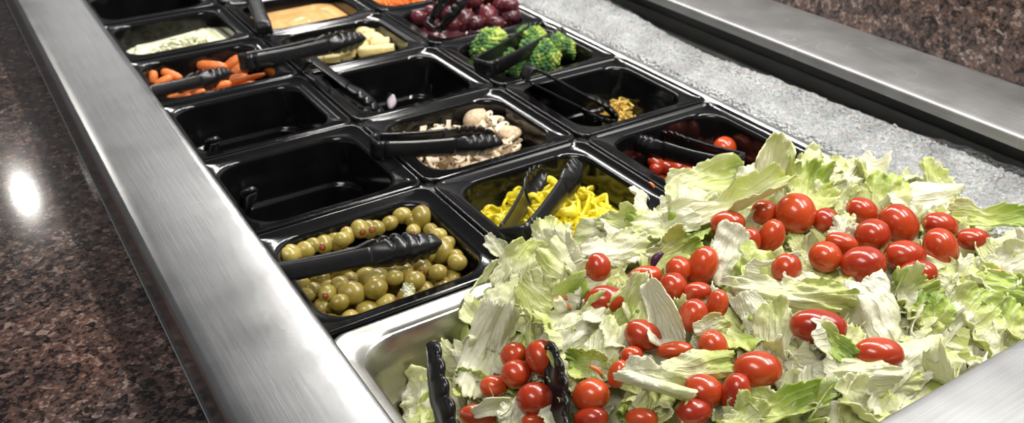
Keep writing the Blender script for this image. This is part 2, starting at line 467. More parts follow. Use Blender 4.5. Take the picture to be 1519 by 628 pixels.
# ------------------------------------------------------------------ pans
def make_pan():
    t = empty('food_pan', (0, 0, 0))
    W_ = -.0022
    R = [rrect(.0872, .0795, .013, -.0062), rrect(.0876, .0800, .013, -.0015), rrect(.0870, .0794, .0128, .0006), rrect(.0858, .0782, .0125, .0012), rrect(.0842, .0766, .012, .0006),
         rrect(.0836, .0760, .012, -.0008), rrect(.0722, .0672, .026, -.0012), rrect(.0705, .0655, .0275, -.0022), rrect(.0696, .0646, .028, -.0060),
         rrect(.0680, .0630, .027, -.050), rrect(.0674, .0624, .027, -.0525), rrect(.0650, .0600, .026, -.0535), rrect(.0640, .0590, .026, -.0560),
         rrect(.0625, .0575, .024, -.092), rrect(.0610, .0560, .022, -.098), rrect(.0570, .0520, .019, -.1005)]
    vs, fs = loft(R, True)
    # outside shell
    R2 = [rrect(.0872, .0795, .013, -.0062), rrect(.0855, .0778, .012, -.0062), rrect(.0853, .0776, .012, -.003), rrect(.0745, .0695, .024, -.004), rrect(.0712, .0662, .026, -.052), rrect(.0645, .0595, .025, -.098), rrect(.0600, .0550, .022, -.103)]
    v2, f2 = loft(R2, True)
    f2 = [tuple(reversed(f)) for f in f2]
    b = mesh('pan_body', vs, [tuple(reversed(f)) for f in fs], M['black'], t)
    s = mesh('pan_underside', v2, f2, M['black'], t)
    return proto(t)
pan0 = make_pan()
PANS = {}
plist = [(0, 0, 'black plastic sixth pan holding stuffed green olives', 1), (0, 1, 'empty black plastic pan directly behind the olives', 1), (0, 2, 'empty black plastic pan between the baby carrots and another empty pan', 1),
         (0, 3, 'black plastic pan holding baby carrots', 1), (0, 4, 'black plastic pan holding crumbled white cheese', 1), (0, 5, 'empty black plastic pan behind the crumbled white cheese, at the photo top edge', 1),
         (1, 0, 'black plastic pan holding yellow banana pepper rings', 1), (1, 1, 'black plastic pan holding sliced mushrooms', 1), (1, 2, 'nearly empty black plastic pan with one onion scrap', 1),
         (1, 3, 'black plastic pan holding banana chunks', 1), (1, 4, 'black plastic pan holding creamy orange dressing', 1),
         (2, 0, 'black plastic pan holding cherry tomatoes beside the frosted ledge', 1), (2, 1, 'black plastic pan with a little shredded yellow cheese at the bottom', 1),
         (2, 2, 'black plastic pan holding broccoli florets', 1), (2, 3, 'black plastic pan heaped with dark red grapes', 1), (2, 4, 'black plastic pan with shredded orange carrot behind the grapes', 1), (1, 5, 'black plastic pan behind the creamy dressing, mostly above the photo edge', 1)]
for i, (c, r, lab, _) in enumerate(plist):
    o = pan0 if i == 0 else copy_tree(pan0)
    o.location = (A * (c + .5) + random.uniform(-.0006, .0006), B * (r + .5) + random.uniform(-.0008, .0008) + .001, 0)
    o.rotation_euler = (0, 0, random.uniform(-.006, .006))
    tag(o, lab, 'food pan', 'black plastic food pans in the salad bar')
    PANS[c, r] = o.location.copy()

# steel lettuce pan
t = tag(empty('steel_pan', (.2700, -.1555, 0)), 'large shallow stainless steel pan piled high with lettuce and tomatoes', 'steam table pan')
hx, hy = .2635, .1525
def srect(hx, hy, r, z, bulge=0):
    ring = rrect(hx, hy, r, z, 9)
    if bulge:   # corner pouring flutes
        for v in ring:
            f = max(0, (abs(v.x) / hx) + (abs(v.y) / hy) - 1.72) / .28
            v.x += math.copysign(bulge * f, v.x); v.y += math.copysign(bulge * f, v.y)
    return ring
R = [srect(hx, hy, .016, -.005), srect(hx + .0005, hy + .0005, .016, -.002), srect(hx - .0008, hy - .0008, .016, .0012), srect(hx - .004, hy - .004, .015, .0010),
     srect(hx - .007, hy - .006, .022, -.0004), srect(hx - .0125, hy - .0105, .030, -.0006, .006), srect(hx - .0155, hy - .0135, .034, -.0030, .006), srect(hx - .0175, hy - .0155, .038, -.010, .004),
     srect(hx - .0195, hy - .0175, .042, -.028), srect(hx - .023, hy - .021, .045, -.085), srect(hx - .030, hy - .028, .046, -.098), srect(hx - .045, hy - .043, .04, -.101)]
vs, fs = loft(R, True)
mesh('pan_body', vs, [tuple(reversed(f)) for f in fs], M['pansteel'], t, solid=0)
R = [srect(hx, hy, .016, -.005), srect(hx - .014, hy - .012, .034, -.0055), srect(hx - .0165, hy - .0145, .042, -.028), srect(hx - .020, hy - .018, .045, -.085), srect(hx - .027, hy - .025, .046, -.101), srect(hx - .045, hy - .043, .04, -.104)]
vs, fs = loft(R, True)
mesh('pan_underside', vs, fs, M['pansteel'], t)

# ------------------------------------------------------------------ tongs
def make_tongs(L, g0, g1, h0=.015, hh=.026, head_len=.06, teeth=6, scoop=.006, scale_t=.0024):
    """bend at the origin, arms along +x, gap across y, strip width across z"""
    t = empty('tongs', (0, 0, 0))
    # bend
    vs, fs = [], []
    nb = 12; nz = 4
    rb = g0 / 2
    for i in range(nb + 1):
        a = PI / 2 + PI * i / nb
        ex = 4.0
        ca, sa = math.cos(a), math.sin(a)
        x = math.copysign(abs(ca) ** (2 / ex), ca) * rb * .8; y = math.copysign(abs(sa) ** (2 / ex), sa) * rb
        for k in range(nz + 1):
            vs.append(Vector((x, y, (k / nz - .5) * h0)))
    for i in range(nb):
        for k in range(nz):
            a = i * (nz + 1) + k
            fs.append((a, a + nz + 1, a + nz + 2, a + 1))
    mesh('spring_bend', vs, fs, M['tongs'], t, solid=.0032)
    for s in (-1, 1):
        x1 = L - head_len
        def yy(x): 
            q = max(0, x / L)
            return s * (g0 / 2 + (g1 - g0) / 2 * (q ** 1.15))
        vs, fs = [], []; n = 18; nz = 6
        for i in range(n + 1):
            x = -.001 + (x1 + .006) * i / n
            h = h0 * (1 - .12 * math.sin(PI * i / n))
            for k in range(nz + 1):
                q = k / nz * 2 - 1
                vs.append(Vector((x, yy(x) + s * .0014 * (1 - q * q), q * h / 2)))
        for i in range(n):
            for k in range(nz):
                a = i * (nz + 1) + k
                fs.append((a, a + nz + 1, a + nz + 2, a + 1))
        arm = mesh('arm', vs, fs, M['tongs'], t, solid=scale_t)
        vs, fs = [], []; n = teeth * 8; nz = 8
        for i in range(n + 1):
            u = i / n; x = x1 + head_len * u
            prof = (.62 + .38 * math.sin(min(1, u / .45) * PI / 2)) if u < .45 else math.sqrt(max(0, 1 - ((u - .45) / .56) ** 2.4))
            h = max(hh * prof, h0 * .2)
            tooth = (.16 * abs(math.sin(u * PI * teeth)) ** .7) * h if u > .22 else 0
            for k in range(nz + 1):
                q = k / nz * 2 - 1
                z = q * h / 2
                if q > 0: z -= q * (.16 * h - tooth if u > .22 else 0)
                else: z -= q * (.10 * h - tooth * .6 if u > .22 else 0)
                cur = scoop * (1 - q * q) * min(1, u * 3)
                inward = -s * .007 * max(0, u - .55) ** 1.3 / .35
                vs.append(Vector((x, yy(x) + s * cur + inward, z)))
        for i in range(n):
            for k in range(nz):
                a = i * (nz + 1) + k
                fs.append((a, a + nz + 1, a + nz + 2, a + 1))
        mesh('grip_head', vs, fs, M['tongs'], arm, solid=scale_t)
    return t
def tongs(p0, p1, g0, g1, label, roll=0, ref=None, rollref=None, **kw):
    v = p1 - p0; L = v.length
    t = make_tongs(L, g0, g1, **kw)
    z = rollref if rollref is not None else Vector((0, 0, 1))
    m = basis(v, z) @ Matrix.Rotation(roll, 3, 'X')
    place(t, p0, m)
    tag(t, label, 'tongs', 'black plastic serving tongs')
    return t
tongs(un(404, 408, .004), un(642, 360, -.004), .028, .046, 'black plastic tongs lying across the green olives', roll=-.5, hh=.024, head_len=.062)
tongs(un(770, 346, .012), un(832, 250, .000), .026, .044, 'black plastic tongs with scalloped heads stuck in the yellow pepper rings', roll=-.35, hh=.029, head_len=.06, h0=.020)
tongs(un(568, 218, .006), un(738, 207, -.008), .026, .032, 'black plastic tongs resting on the sliced mushrooms', roll=-.1, hh=.022, head_len=.055, h0=.019)
tongs(un(213, 140, .002), un(338, 112, -.018), .022, .026, 'black plastic tongs lying over the baby carrots', roll=-.3, hh=.024, head_len=.055)
tongs(un(372, 92, .006), un(534, 57, -.004), .026, .03, 'black plastic tongs reaching into the banana chunks', roll=-.2, hh=.024, head_len=.06, h0=.02)
tongs(un(1080, 243, .006), un(955, 208, -.020), .026, .034, 'black plastic tongs in the cherry tomato pan by the frosted ledge', roll=.1, hh=.022, head_len=.055, h0=.019)
tongs(un(788, 112, .016), un(915, 178, -.052), .016, .012, 'black plastic tongs sloping into the nearly empty shredded cheese pan', roll=1.35, h0=.026, hh=.028)
tongs(un(722, 98, .006), un(822, 44, .004), .026, .040, 'black plastic tongs clamped over the broccoli florets', roll=.0, hh=.024, head_len=.06, h0=.02)
tongs(un(648, 34, .006), un(690, -22, .05), .022, .03, 'black plastic tongs standing in the dark red grapes', roll=.3, hh=.022)
tongs(un(462, 100, .010), un(568, 176, -.050), .016, .012, 'black plastic tongs sloping into the nearly empty pan with an onion scrap', roll=1.35, h0=.028, hh=.028)
tongs(un(392, 44, .006), un(369, -22, .022), .014, .014, 'black plastic tongs upright at the near edge of the creamy dressing', rollref=RR, h0=.020, hh=.024)

# spoons in two empty pans: only the rounded handle end stands up
def spoon(ptip, pbowl, label):
    t = empty('serving_spoon')
    v = pbowl - ptip; L = v.length
    prof = []
    rings = []
    n = 12
    for i in range(n + 1):
        u = i / n; x = L * .72 * u
        w = .0085 * (min(1, (u + .02) / .06) ** .5) * (1 - .25 * u); th = .0040 * (min(1, (u + .02) / .06) ** .5)
        rings.append([Vector((x, w * math.cos(2 * PI * k / 14), th * math.sin(2 * PI * k / 14))) for k in range(14)])
    vs, fs = loft(rings, True, True)
    mesh('handle', vs, fs, M['tongs'], t)
    vs, fs = [], []
    n = 14
    for i in range(n + 1):
        u = i / n; x = L * .70 + L * .30 * u
        w = .019 * math.sqrt(max(.01, 1 - (2 * u - 1) ** 2))
        for k in range(9):
            q = k / 4 - 1
            vs.append(Vector((x, q * w, -.007 * (1 - q * q) * math.sin(PI * u))))
    for i in range(n):
        for k in range(8):
            a = i * 9 + k
            fs.append((a, a + 9, a + 10, a + 1))
    mesh('bowl', vs, fs, M['tongs'], t, solid=.0018)
    place(t, ptip, basis(v, Vector((0, 0, 1))))
    tag(t, label, 'spoon', 'black serving spoons in empty pans')
pc = PANS[0, 1]
spoon(un(371, 282, .010), un(356, 336, -.088), 'black serving spoon leaning in the empty pan right behind the olives')
pc = PANS[0, 2]
spoon(un(317, 207, .006), un(304, 250, -.088), 'black serving spoon leaning in the empty pan in front of the carrots')

# ------------------------------------------------------------------ lettuce heap
def ss(a, b, x):
    t = min(1, max(0, (x - a) / (b - a))); return t * t * (3 - 2 * t)
def Hh(x, y):
    z = -.075 + .075 * ss(.02, .17, x) + .026 * ss(.12, .30, x)
    z -= .018 * ss(.49, .55, x)
    back = ss(-.06, .01, y)
    z -= .024 * back * ss(.10, .3, x) + .022 * back * (1 - ss(.10, .18, x))
    z -= .018 * (1 - ss(-.30, -.21, y)) * ss(.1, .2, x)
    z += .0065 * noise.noise(Vector((x * 17, y * 17, 2.2)))
    return z
def hit(px, py, off=0.0):
    d = ray(px, py); t = .40
    p = CAM + d * t
    while t < 1.2:
        p = CAM + d * t
        if p.z <= Hh(p.x, p.y) + off: break
        t += .0015
    return p
# base mound
vs, fs = [], []
n1, n2 = 80, 52
for j in range(n2 + 1):
    for i in range(n1 + 1):
        x = .034 + (.508 - .034) * i / n1; y = -.290 + (.268) * j / n2
        z = Hh(x, y) - .020 + .006 * noise.noise(Vector((x * 70, y * 70, 8))) + .004 * noise.noise(Vector((x * 160, y * 160, 3)))
        if i in (0, n1) or j in (0, n2): z = min(z, -.05)
        z = min(z, -.004) if x > .49 or y > -.03 else z
        vs.append(Vector((x, y, max(z, -.098))))
for j in range(n2):
    for i in range(n1):
        a = j * (n1 + 1) + i; fs.append((a, a + 1, a + n1 + 2, a + n1 + 1))
BASE = (vs, fs)

def leaf_geo(seed, w=1.0, l=1.0, cup=.25, bend=.2, ruffle=.07, k=7, torn=.12, nu=26, nv=28, fold=0, rib=.0):
    """leaf piece about 1 unit across; v=0 at the rib end, v=1 at the outer edge"""
    rng = random.Random(seed); o = Vector((rng.uniform(0, 99), rng.uniform(0, 99), rng.uniform(0, 99)))
    ph = [rng.uniform(0, 6.28) for _ in range(4)]
    vs, uv, fs = [], [], []
    for j in range(nv + 1):
        for i in range(nu + 1):
            a, b = i / nu * 2 - 1, j / nv * 2 - 1
            # square to rounded outline
            x = a * math.sqrt(max(0, 1 - .34 * b * b)); y = b * math.sqrt(max(0, 1 - .34 * a * a))
            r = max(abs(a), abs(b)); th = math.atan2(y, x)
            e = Vector((math.cos(th), math.sin(th), 0))
            irr = 1 + .42 * noise.noise(e * 1.5 + o) + torn * .55 * noise.noise(e * 4 + o) + torn * .5 * noise.noise(e * 11 + o) + torn * .55 * noise.noise(e * 26 + o)
            s = 1 + (irr - 1) * r ** 2
            x *= s; y *= s
            z = cup * (x * x) + bend * y * y * .8
            z += .26 * noise.noise(Vector((x * 1.3, y * 1.3, 0)) + o)
            z += .085 * (1 - 2.5 * abs(noise.noise(Vector((x * 2.1, y * 1.9, 4)) + o)))
            z += .022 * (1 - 2.5 * abs(noise.noise(Vector((x * 5.5, y * 5, 9)) + o)))
            z += .018 * noise.noise(Vector((x * 11, y * 10, 2)) + o)
            ed = r ** 3
            z += ruffle * ed * (math.sin(k * th + ph[0]) + .6 * math.sin(k * 2.1 * th + ph[1]) + .35 * math.sin(k * 3.9 * th + ph[2]))
            z += rib * math.cos(x * 9 + .6 * y + ph[3]) * (1 - .5 * (b + 1) / 2)
            X, Y, Z = x * .5 * w, y * .5 * l, z * .5
            if fold:   # roll one side up and over
                t = X + .10
                if t > 0:
                    R_ = .16 / fold
                    X, Z = -.10 + R_ * math.sin(t / R_), Z * math.cos(t / R_) + R_ * (1 - math.cos(t / R_))
            vs.append(Vector((X, Y, Z))); uv.append((i / nu, j / nv))
    for j in range(nv):
        for i in range(nu):
            q = j * (nu + 1) + i; fs.append((q, q + 1, q + nu + 2, q + nu + 1))
    return vs, fs, uv
def setuv(me, uv):
    l = me.uv_layers.new(name='UVMap')
    for lp in me.loops: l.data[lp.index].uv = uv[lp.vertex_index]
LP = []
specs = [dict(w=1, l=1.1, cup=.3, bend=.2, ruffle=.08, k=6),           # 0 plain
         dict(w=.8, l=1.2, cup=.45, bend=-.15, ruffle=.12, k=8),       # 1 curly
         dict(w=1, l=1, cup=-.35, bend=-.2, ruffle=.04, k=5, rib=.05),  # 2 dome ribbed
         dict(w=1.1, l=.9, cup=.2, bend=.5, ruffle=.10, k=7, fold=1.2), # 3 folded
         dict(w=.55, l=1.3, cup=.6, bend=.25, ruffle=.05, k=5),        # 4 long sliver
         dict(w=.9, l=1, cup=.6, bend=.6, ruffle=.20, k=9, torn=.22),  # 5 frilly
         dict(w=.5, l=1.2, cup=-.3, bend=.6, ruffle=.03, k=4, rib=.07), # 6 white rib strip
         dict(w=1.2, l=1.2, cup=-.15, bend=.15, ruffle=.13, k=6, torn=.16), # 7 big sheet
         dict(w=.9, l=1.0, cup=.1, bend=-.5, ruffle=.09, k=7, fold=1.7), # 8 curled
         dict(w=1, l=.85, cup=.25, bend=-.3, ruffle=.16, k=8, torn=.2), # 9
         dict(w=.45, l=1.1, cup=.9, bend=.4, ruffle=.04, k=3, torn=.06), # 10 boat
         dict(w=.9, l=1.1, cup=-.12, bend=.1, ruffle=.05, k=5, torn=.10, rib=.03)] # 11 flat
for i, s in enumerate(specs):
    vs, fs, uv = leaf_geo(100 + i, **s)
    me = bpy.data.meshes.new('lettuce_piece'); me.from_pydata([tuple(v) for v in vs], [], fs); setuv(me, uv)
    for p in me.polygons: p.use_smooth = True
    me.materials.append(M['leaf']); LP.append(me)
TO = lambda p: (CAM - p).normalized()
def leaf(me_i, loc, n, xdir, size, tone, label, group=None, sx=1, sy=1, name='lettuce_leaf'):
    o = bpy.data.objects.new(name, LP[me_i]); COL.objects.link(o)
    n = n.normalized(); y = (xdir - n * xdir.dot(n)).normalized(); x = y.cross(n)
    m = Matrix(((x.x, y.x, n.x), (x.y, y.y, n.y), (x.z, y.z, n.z)))
    place(o, loc, m, (size * sx, size * sy, size))
    s = o.modifiers.new('thick', 'SOLIDIFY'); s.thickness = .0008 / size; s.offset = 0
    o['tone'] = float(tone)
    tag(o, label, 'lettuce', group); return o

# tomatoes: px, py, w, h, angle of the long axis (deg, image, ccw), lift
TOM = {
 'back row of the rear tomato pile': [(1079, 333, 53, 40, 5), (1133, 316, 40, 38, 30), (1180, 318, 60, 62, 90), (1225, 328, 40, 38, 0), (1279, 314, 50, 39, -25), (1333, 333, 64, 54, -50), (1395, 336, 55, 40, -15), (1443, 356, 48, 34, 0)],
 'middle row of the rear tomato pile': [(1111, 362, 50, 34, 80), (1144, 353, 57, 39, 75), (1248, 362, 50, 32, -15), (1294, 350, 53, 49, 20), (1395, 370, 64, 50, -70)],
 'front row of the rear tomato pile': [(1166, 400, 50, 44, 70), (1224, 382, 48, 47, 0), (1280, 394, 68, 56, 12), (1342, 381, 62, 48, -5), (1360, 408, 60, 41, 10)],
 'heap around the white sliver': [(957, 411, 52, 32, 10), (1007, 401, 40, 40, 0), (1042, 396, 64, 44, 70), (998, 426, 44, 42, 30), (1034, 434, 44, 30, 5), (1064, 454, 50, 32, 80), (1028, 470, 54, 44, 70)],
 'loose line right of the tong head': [(887, 398, 40, 45, 90), (896, 447, 62, 45, 10), (954, 499, 60, 46, -25)],
 'group left of the curled leaf': [(1001, 521, 56, 27, 5), (1058, 516, 52, 44, -70), (937, 528, 36, 27, 10), (917, 556, 46, 30, 70), (877, 588, 58, 50, 20), (877, 622, 54, 36, 10), (1000, 574, 34, 24, -20)],
 'front row under the curled leaf': [(952, 622, 50, 32, 0), (1043, 582, 60, 52, -10), (1029, 612, 56, 42, 10), (1091, 583, 62, 44, 75), (1123, 550, 74, 56, 5)],
 'cluster between the lettuce tongs': [(732, 574, 43, 32, 0), (762, 528, 42, 38, 30), (766, 556, 48, 44, 0), (803, 532, 56, 46, -70), (794, 593, 58, 50, 5), (709, 618, 58, 34, -5), (794, 625, 42, 22, 0)],
}
LONE = [((1214, 486, 86, 53, -5), 'large red grape tomato alone on white ribbed leaves in the middle of the right half'),
        ((1303, 527, 76, 51, 0), 'red grape tomato nearest the front steel rail, beside a green leaf wedge'),
        ((586, 579, 38, 26, 0), 'orange red grape tomato at far left of the steel pan beside the tongs')]
def tomato_geo(r, seed):
    rng = random.Random(seed)
    o = Vector((rng.uniform(0, 50), 0, 0))
    def f(v):
        u = v.normalized()
        s = 1 + .02 * noise.noise(u * 1.3 + o)
        w = v * s
        d = math.exp(-((u.y ** 2 + u.z ** 2) / .03))
        if u.x > 0: w.x -= .10 * d
        else: w.x += .03 * d
        return w
    return ellipsoid(1, r, r, 28, 20, f)
TP = []
for i, r in enumerate((.92, .78, .68, .84)):
    vs, fs = tomato_geo(r, i)
    b = mesh('cherry_tomato', vs, fs, M['tomato'])
    a = ([], [])
    add(a, *ellipsoid(.03, .10, .10, 12, 6)); 
    for q in range(5):
        an = 2 * PI * q / 5
        vv, ff = ellipsoid(.015, .09, .018, 8, 6)
        c, s = math.cos(an), math.sin(an)
        add(a, [Vector((v.x, c * (v.y + .10) - s * v.z, s * (v.y + .10) + c * v.z)) for v in vv], ff)
    sc = mesh('stem_scar', [v + Vector((.905, 0, 0)) for v in a[0]], a[1], M['scar'], b)
    TP.append((proto(b), r))
used = set()
def put_tomato(px, py, w, h, ang, p, label, group):
    a, b = max(w, h), min(w, h); asp = b / a
    if h > w and abs(ang) < 45: ang += 90
    i = min(range(4), key=lambda k: abs(TP[k][1] - asp))
    o = TP[i][0] if i not in used else copy_tree(TP[i][0]); used.add(i)
    d = depth(p)
    r = a / 2 * d / F
    an = math.radians(ang)
    ax = RR * math.cos(an) + UP * math.sin(an) + FW * random.uniform(-.35, .35)
    if random.random() < .7: ax = -ax
    if ax.dot(FW) < 0 and random.random() < .6: ax = ax - FW * 2 * ax.dot(FW)
    place(o, p, basis(ax, Vector((0, 0, 1))) @ Matrix.Rotation(random.uniform(0, 6.28), 3, 'X'), (r, r * asp / TP[i][1], r * asp / TP[i][1]))
    tag(o, label, 'tomato', group)
    return o
TPX = []
for g, L in TOM.items():
    for k, t in enumerate(sorted(L)):
        d = depth(hit(t[0], t[1])); rad = min(t[2], t[3]) / 2 * d / F
        p = hit(t[0], t[1], .008 + rad * .65)
        put_tomato(*t, p, 'red grape tomato, %s in the %s' % (ORD[k], g), 'grape tomatoes on the lettuce')
        TPX.append(t)
for t, lab in LONE:
    d = depth(hit(t[0], t[1])); rad = min(t[2], t[3]) / 2 * d / F
    put_tomato(*t, hit(t[0], t[1], .008 + rad * .65), lab, 'grape tomatoes on the lettuce'); TPX.append(t)

# named leaves: px, py, length px, width px, image angle of the long axis, prototype, tone, lift, tilt toward camera, label
HERO = [
 (1052, 284, 130, 70, 8, 0, .20, .014, .5, 'broad pale green cupped lettuce leaf at the back edge in front of the tomato pan'),
 (1142, 250, 95, 42, 75, 10, .02, .030, .9, 'pointed white lettuce leaf standing upright, the highest at the back'),
 (1095, 312, 160, 42, 18, 4, .16, .020, .6, 'long folded yellow green lettuce leaf below the upright white point'),
 (1192, 284, 80, 64, 70, 5, .36, .008, .6, 'frilly bright green lettuce leaf right of the upright white point'),
 (1240, 292, 76, 50, 60, 9, .18, .004, .6, 'pale crumpled lettuce leaf behind the rear tomatoes'),
 (1302, 292, 84, 62, 60, 1, .30, .008, .7, 'yellow green lettuce leaf with white crest behind the oval rear tomatoes'),
 (1375, 296, 100, 60, 10, 11, -.08, .012, .5, 'flat white lettuce piece near the back right rim of the steel pan'),
 (1470, 332, 105, 36, -5, 4, .42, .010, .5, 'narrow bright green lettuce leaf by the frosted ledge on the far right'),
 (1076, 380, 84, 58, 65, 11, -.10, .024, .8, 'torn triangular white leaf scrap standing among the middle tomatoes'),
 (985, 462, 104, 46, -62, 10, -.14, .028, .8, 'curved white lettuce sliver lying between tomatoes in the middle'),
 (858, 492, 96, 66, 50, 2, -.06, .016, .7, 'white ribbed lettuce leaf just right of the right tong head'),
 (898, 520, 90, 60, 70, 11, -.04, .012, .7, 'flat whitish lettuce leaf below the two loose tomatoes'),
 (720, 522, 125, 56, 70, 6, -.10, .014, .7, 'long white ribbed lettuce strip left of the tongs cluster'),
 (965, 582, 108, 76, -20, 8, -.06, .030, .8, 'curled white lettuce leaf covering the front tomatoes'),
 (1036, 543, 96, 50, 8, 11, .22, .024, .7, 'pale green rectangular lettuce piece between tomatoes near the front'),
 (1292, 462, 98, 80, -70, 2, -.10, .018, .7, 'large white finely ribbed lettuce leaf right of the big lone tomato'),
 (1362, 540, 95, 72, 35, 11, -.04, .016, .8, 'squarish translucent white lettuce piece near the front rail'),
 (1175, 440, 150, 50, -10, 7, .14, .016, .7, 'long wavy yellow green lettuce leaf above the big lone tomato'),
 (1150, 495, 95, 52, 80, 0, .10, .012, .7, 'upright pale lettuce leaf left of the big lone tomato'),
 (1245, 562, 140, 58, 4, 2, -.06, .016, .7, 'white striped oval lettuce leaf below the two lone tomatoes'),
 (1240, 513, 58, 32, -45, 4, .52, .022, .8, 'small green lettuce wedge between the two lone tomatoes'),
 (1165, 612, 130, 45, 10, 4, .46, .008, .7, 'green lettuce leaf edge at the bottom of the photo, left of the front rail'),
 (1440, 470, 90, 70, 40, 0, .22, .014, .7, 'pale green lettuce leaf right of the white ribbed leaf'),
 (1375, 465, 70, 48, 70, 1, .50, .014, .7, 'bright green curled lettuce strip right of the white ribbed leaf'),
 (1483, 490, 90, 68, 70, 9, .26, .012, .8, 'yellow crumpled lettuce leaf beside the front rail at right'),
 (1500, 400, 80, 60, 10, 0, -.02, .012, .7, 'pale lettuce leaf cut by the right photo edge'),
 (1440, 420, 130, 50, -25, 7, .34, .012, .7, 'wavy green lettuce leaf below the right end of the tomato pile'),
 (810, 465, 95, 70, -35, 5, .40, .012, .7, 'frilly bright green lettuce leaf with carrot shreds on it'),
 (672, 500, 110, 40, 80, 1, .40, .016, .8, 'yellow green curly lettuce leaf near the left wall of the steel pan'),
 (612, 528, 88, 58, 60, 2, -.08, .014, .7, 'white lettuce leaf at the left end above the tongs'),
 (640, 590, 60, 60, 30, 7, -.02, .006, .7, 'whitish lettuce piece behind the left tong head'),
 (712, 440, 100, 34, 60, 4, .30, .016, .8, 'narrow green lettuce strip hanging over the back left rim'),
 (745, 455, 90, 60, 40, 11, -.02, .012, .7, 'whitish lettuce leaf at the back left beside the olives'),
 (770, 400, 90, 60, 50, 0, .16, .014, .7, 'light green lettuce leaf leaning at the back by the pepper pan tongs'),
 (812, 362, 75, 60, 70, 9, .02, .022, .8, 'white frilly lettuce tip beside the bend of the pepper tongs'),
 (835, 405, 90, 56, -50, 11, .10, .014, .7, 'pale leaf left of the lone back tomato'),
 (890, 350, 90, 50, 20, 0, .08, .014, .6, 'pale lettuce leaf along the front of the yellow pepper pan'),
 (940, 335, 80, 44, -10, 1, .38, .016, .6, 'green tinted lettuce leaf at the front right of the pepper pan'),
 (985, 330, 80, 50, 10, 7, .10, .016, .6, 'light wavy lettuce leaf left of the rear tomato pile'),
 (932, 452, 84, 34, 62, 4, .34, .018, .8, 'green lettuce wedge left of the curved white sliver'),
 (1055, 488, 50, 34, 20, 0, .12, .026, .8, 'small pale leaf scrap among the middle tomatoes'),
 (1250, 340, 46, 34, 80, 9, -.02, .020, .8, 'tiny whitish leaf tip tucked between the rear tomatoes'),
 (1345, 440, 80, 46, 20, 5, .14, .012, .7, 'crumpled pale leaf below the front row of the rear tomato pile'),
 (1205, 425, 80, 40, -20, 11, .02, .012, .6, 'flat pale lettuce piece under the rear tomato pile'),
 (870, 425, 70, 50, 40, 0, .02, .010, .7, 'pale leaf between the two loose back tomatoes'),
 (1120, 470, 66, 50, -60, 11, -.08, .014, .7, 'white leaf piece right of the middle tomatoes'),
 (730, 606, 60, 24, 18, 10, -.12, .026, .8, 'thin white lettuce sliver lying over a tomato by the tongs'),
 (760, 620, 44, 40, 80, 9, -.05, .022, .8, 'small white ruffled leaf at the bottom between the tongs'),
 (1420, 560, 80, 46, 30, 0, .16, .006, .7, 'yellowish thin lettuce piece against the front rail'),
 (1290, 600, 70, 56, 60, 1, .18, .008, .7, 'curled pale green leaf at the front rail corner'),
 (1325, 575, 70, 40, 20, 7, .20, .008, .7, 'light green leaf just above the front rail'),
 (1110, 620, 60, 40, 40, 5, .22, .008, .7, 'pale green leaf at the bottom edge right of the front tomatoes'),
 (870, 540, 60, 36, -20, 5, .42, .010, .7, 'small green frilly leaf behind the right tong head'),
 (700, 570, 50, 36, -30, 5, .42, .008, .7, 'green frilly scrap left of the tongs cluster'),
 (640, 618, 70, 40, 60, 0, .40, .004, .7, 'green lettuce scrap beneath the left tong head'),
 (1410, 320, 60, 40, 30, 9, .06, .010, .6, 'pale scrap behind the right end of the tomato pile'),
 (1490, 365, 60, 36, 0, 11, -.06, .010, .6, 'whitish scrap right of the last rear tomato'),
 (1000, 372, 70, 46, 30, 5, .30, .010, .7, 'green frilly leaf above the heap of middle tomatoes'),
 (915, 372, 80, 50, 20, 7, .04, .010, .7, 'pale wavy leaf behind the lone back tomato'),
]
def hero(px, py, L, W, ang, pi, tone, lift, tilt, label, group='distinct lettuce leaves on the salad heap', jit=.25):
    p = hit(px, py, lift * .75)
    d = depth(p)
    a = math.radians(ang)
    n = (TO(p) * tilt + Vector((0, 0, 1)) * (1 - tilt) + RR * random.uniform(-jit, jit) + UP * random.uniform(-jit, jit)).normalized()
    size = L * d / F
    sp = specs[pi]; 
    k = (W / L) * (sp['l'] / sp['w'])
    ax = RR * math.cos(a) + UP * math.sin(a)
    if random.random() < .3: ax = -ax
    return leaf(pi, p, n, ax, size / sp['l'] * 1.12, tone + random.uniform(-.03, .03), label, group, sx=k, sy=1)
for h_ in HERO: hero(*h_)

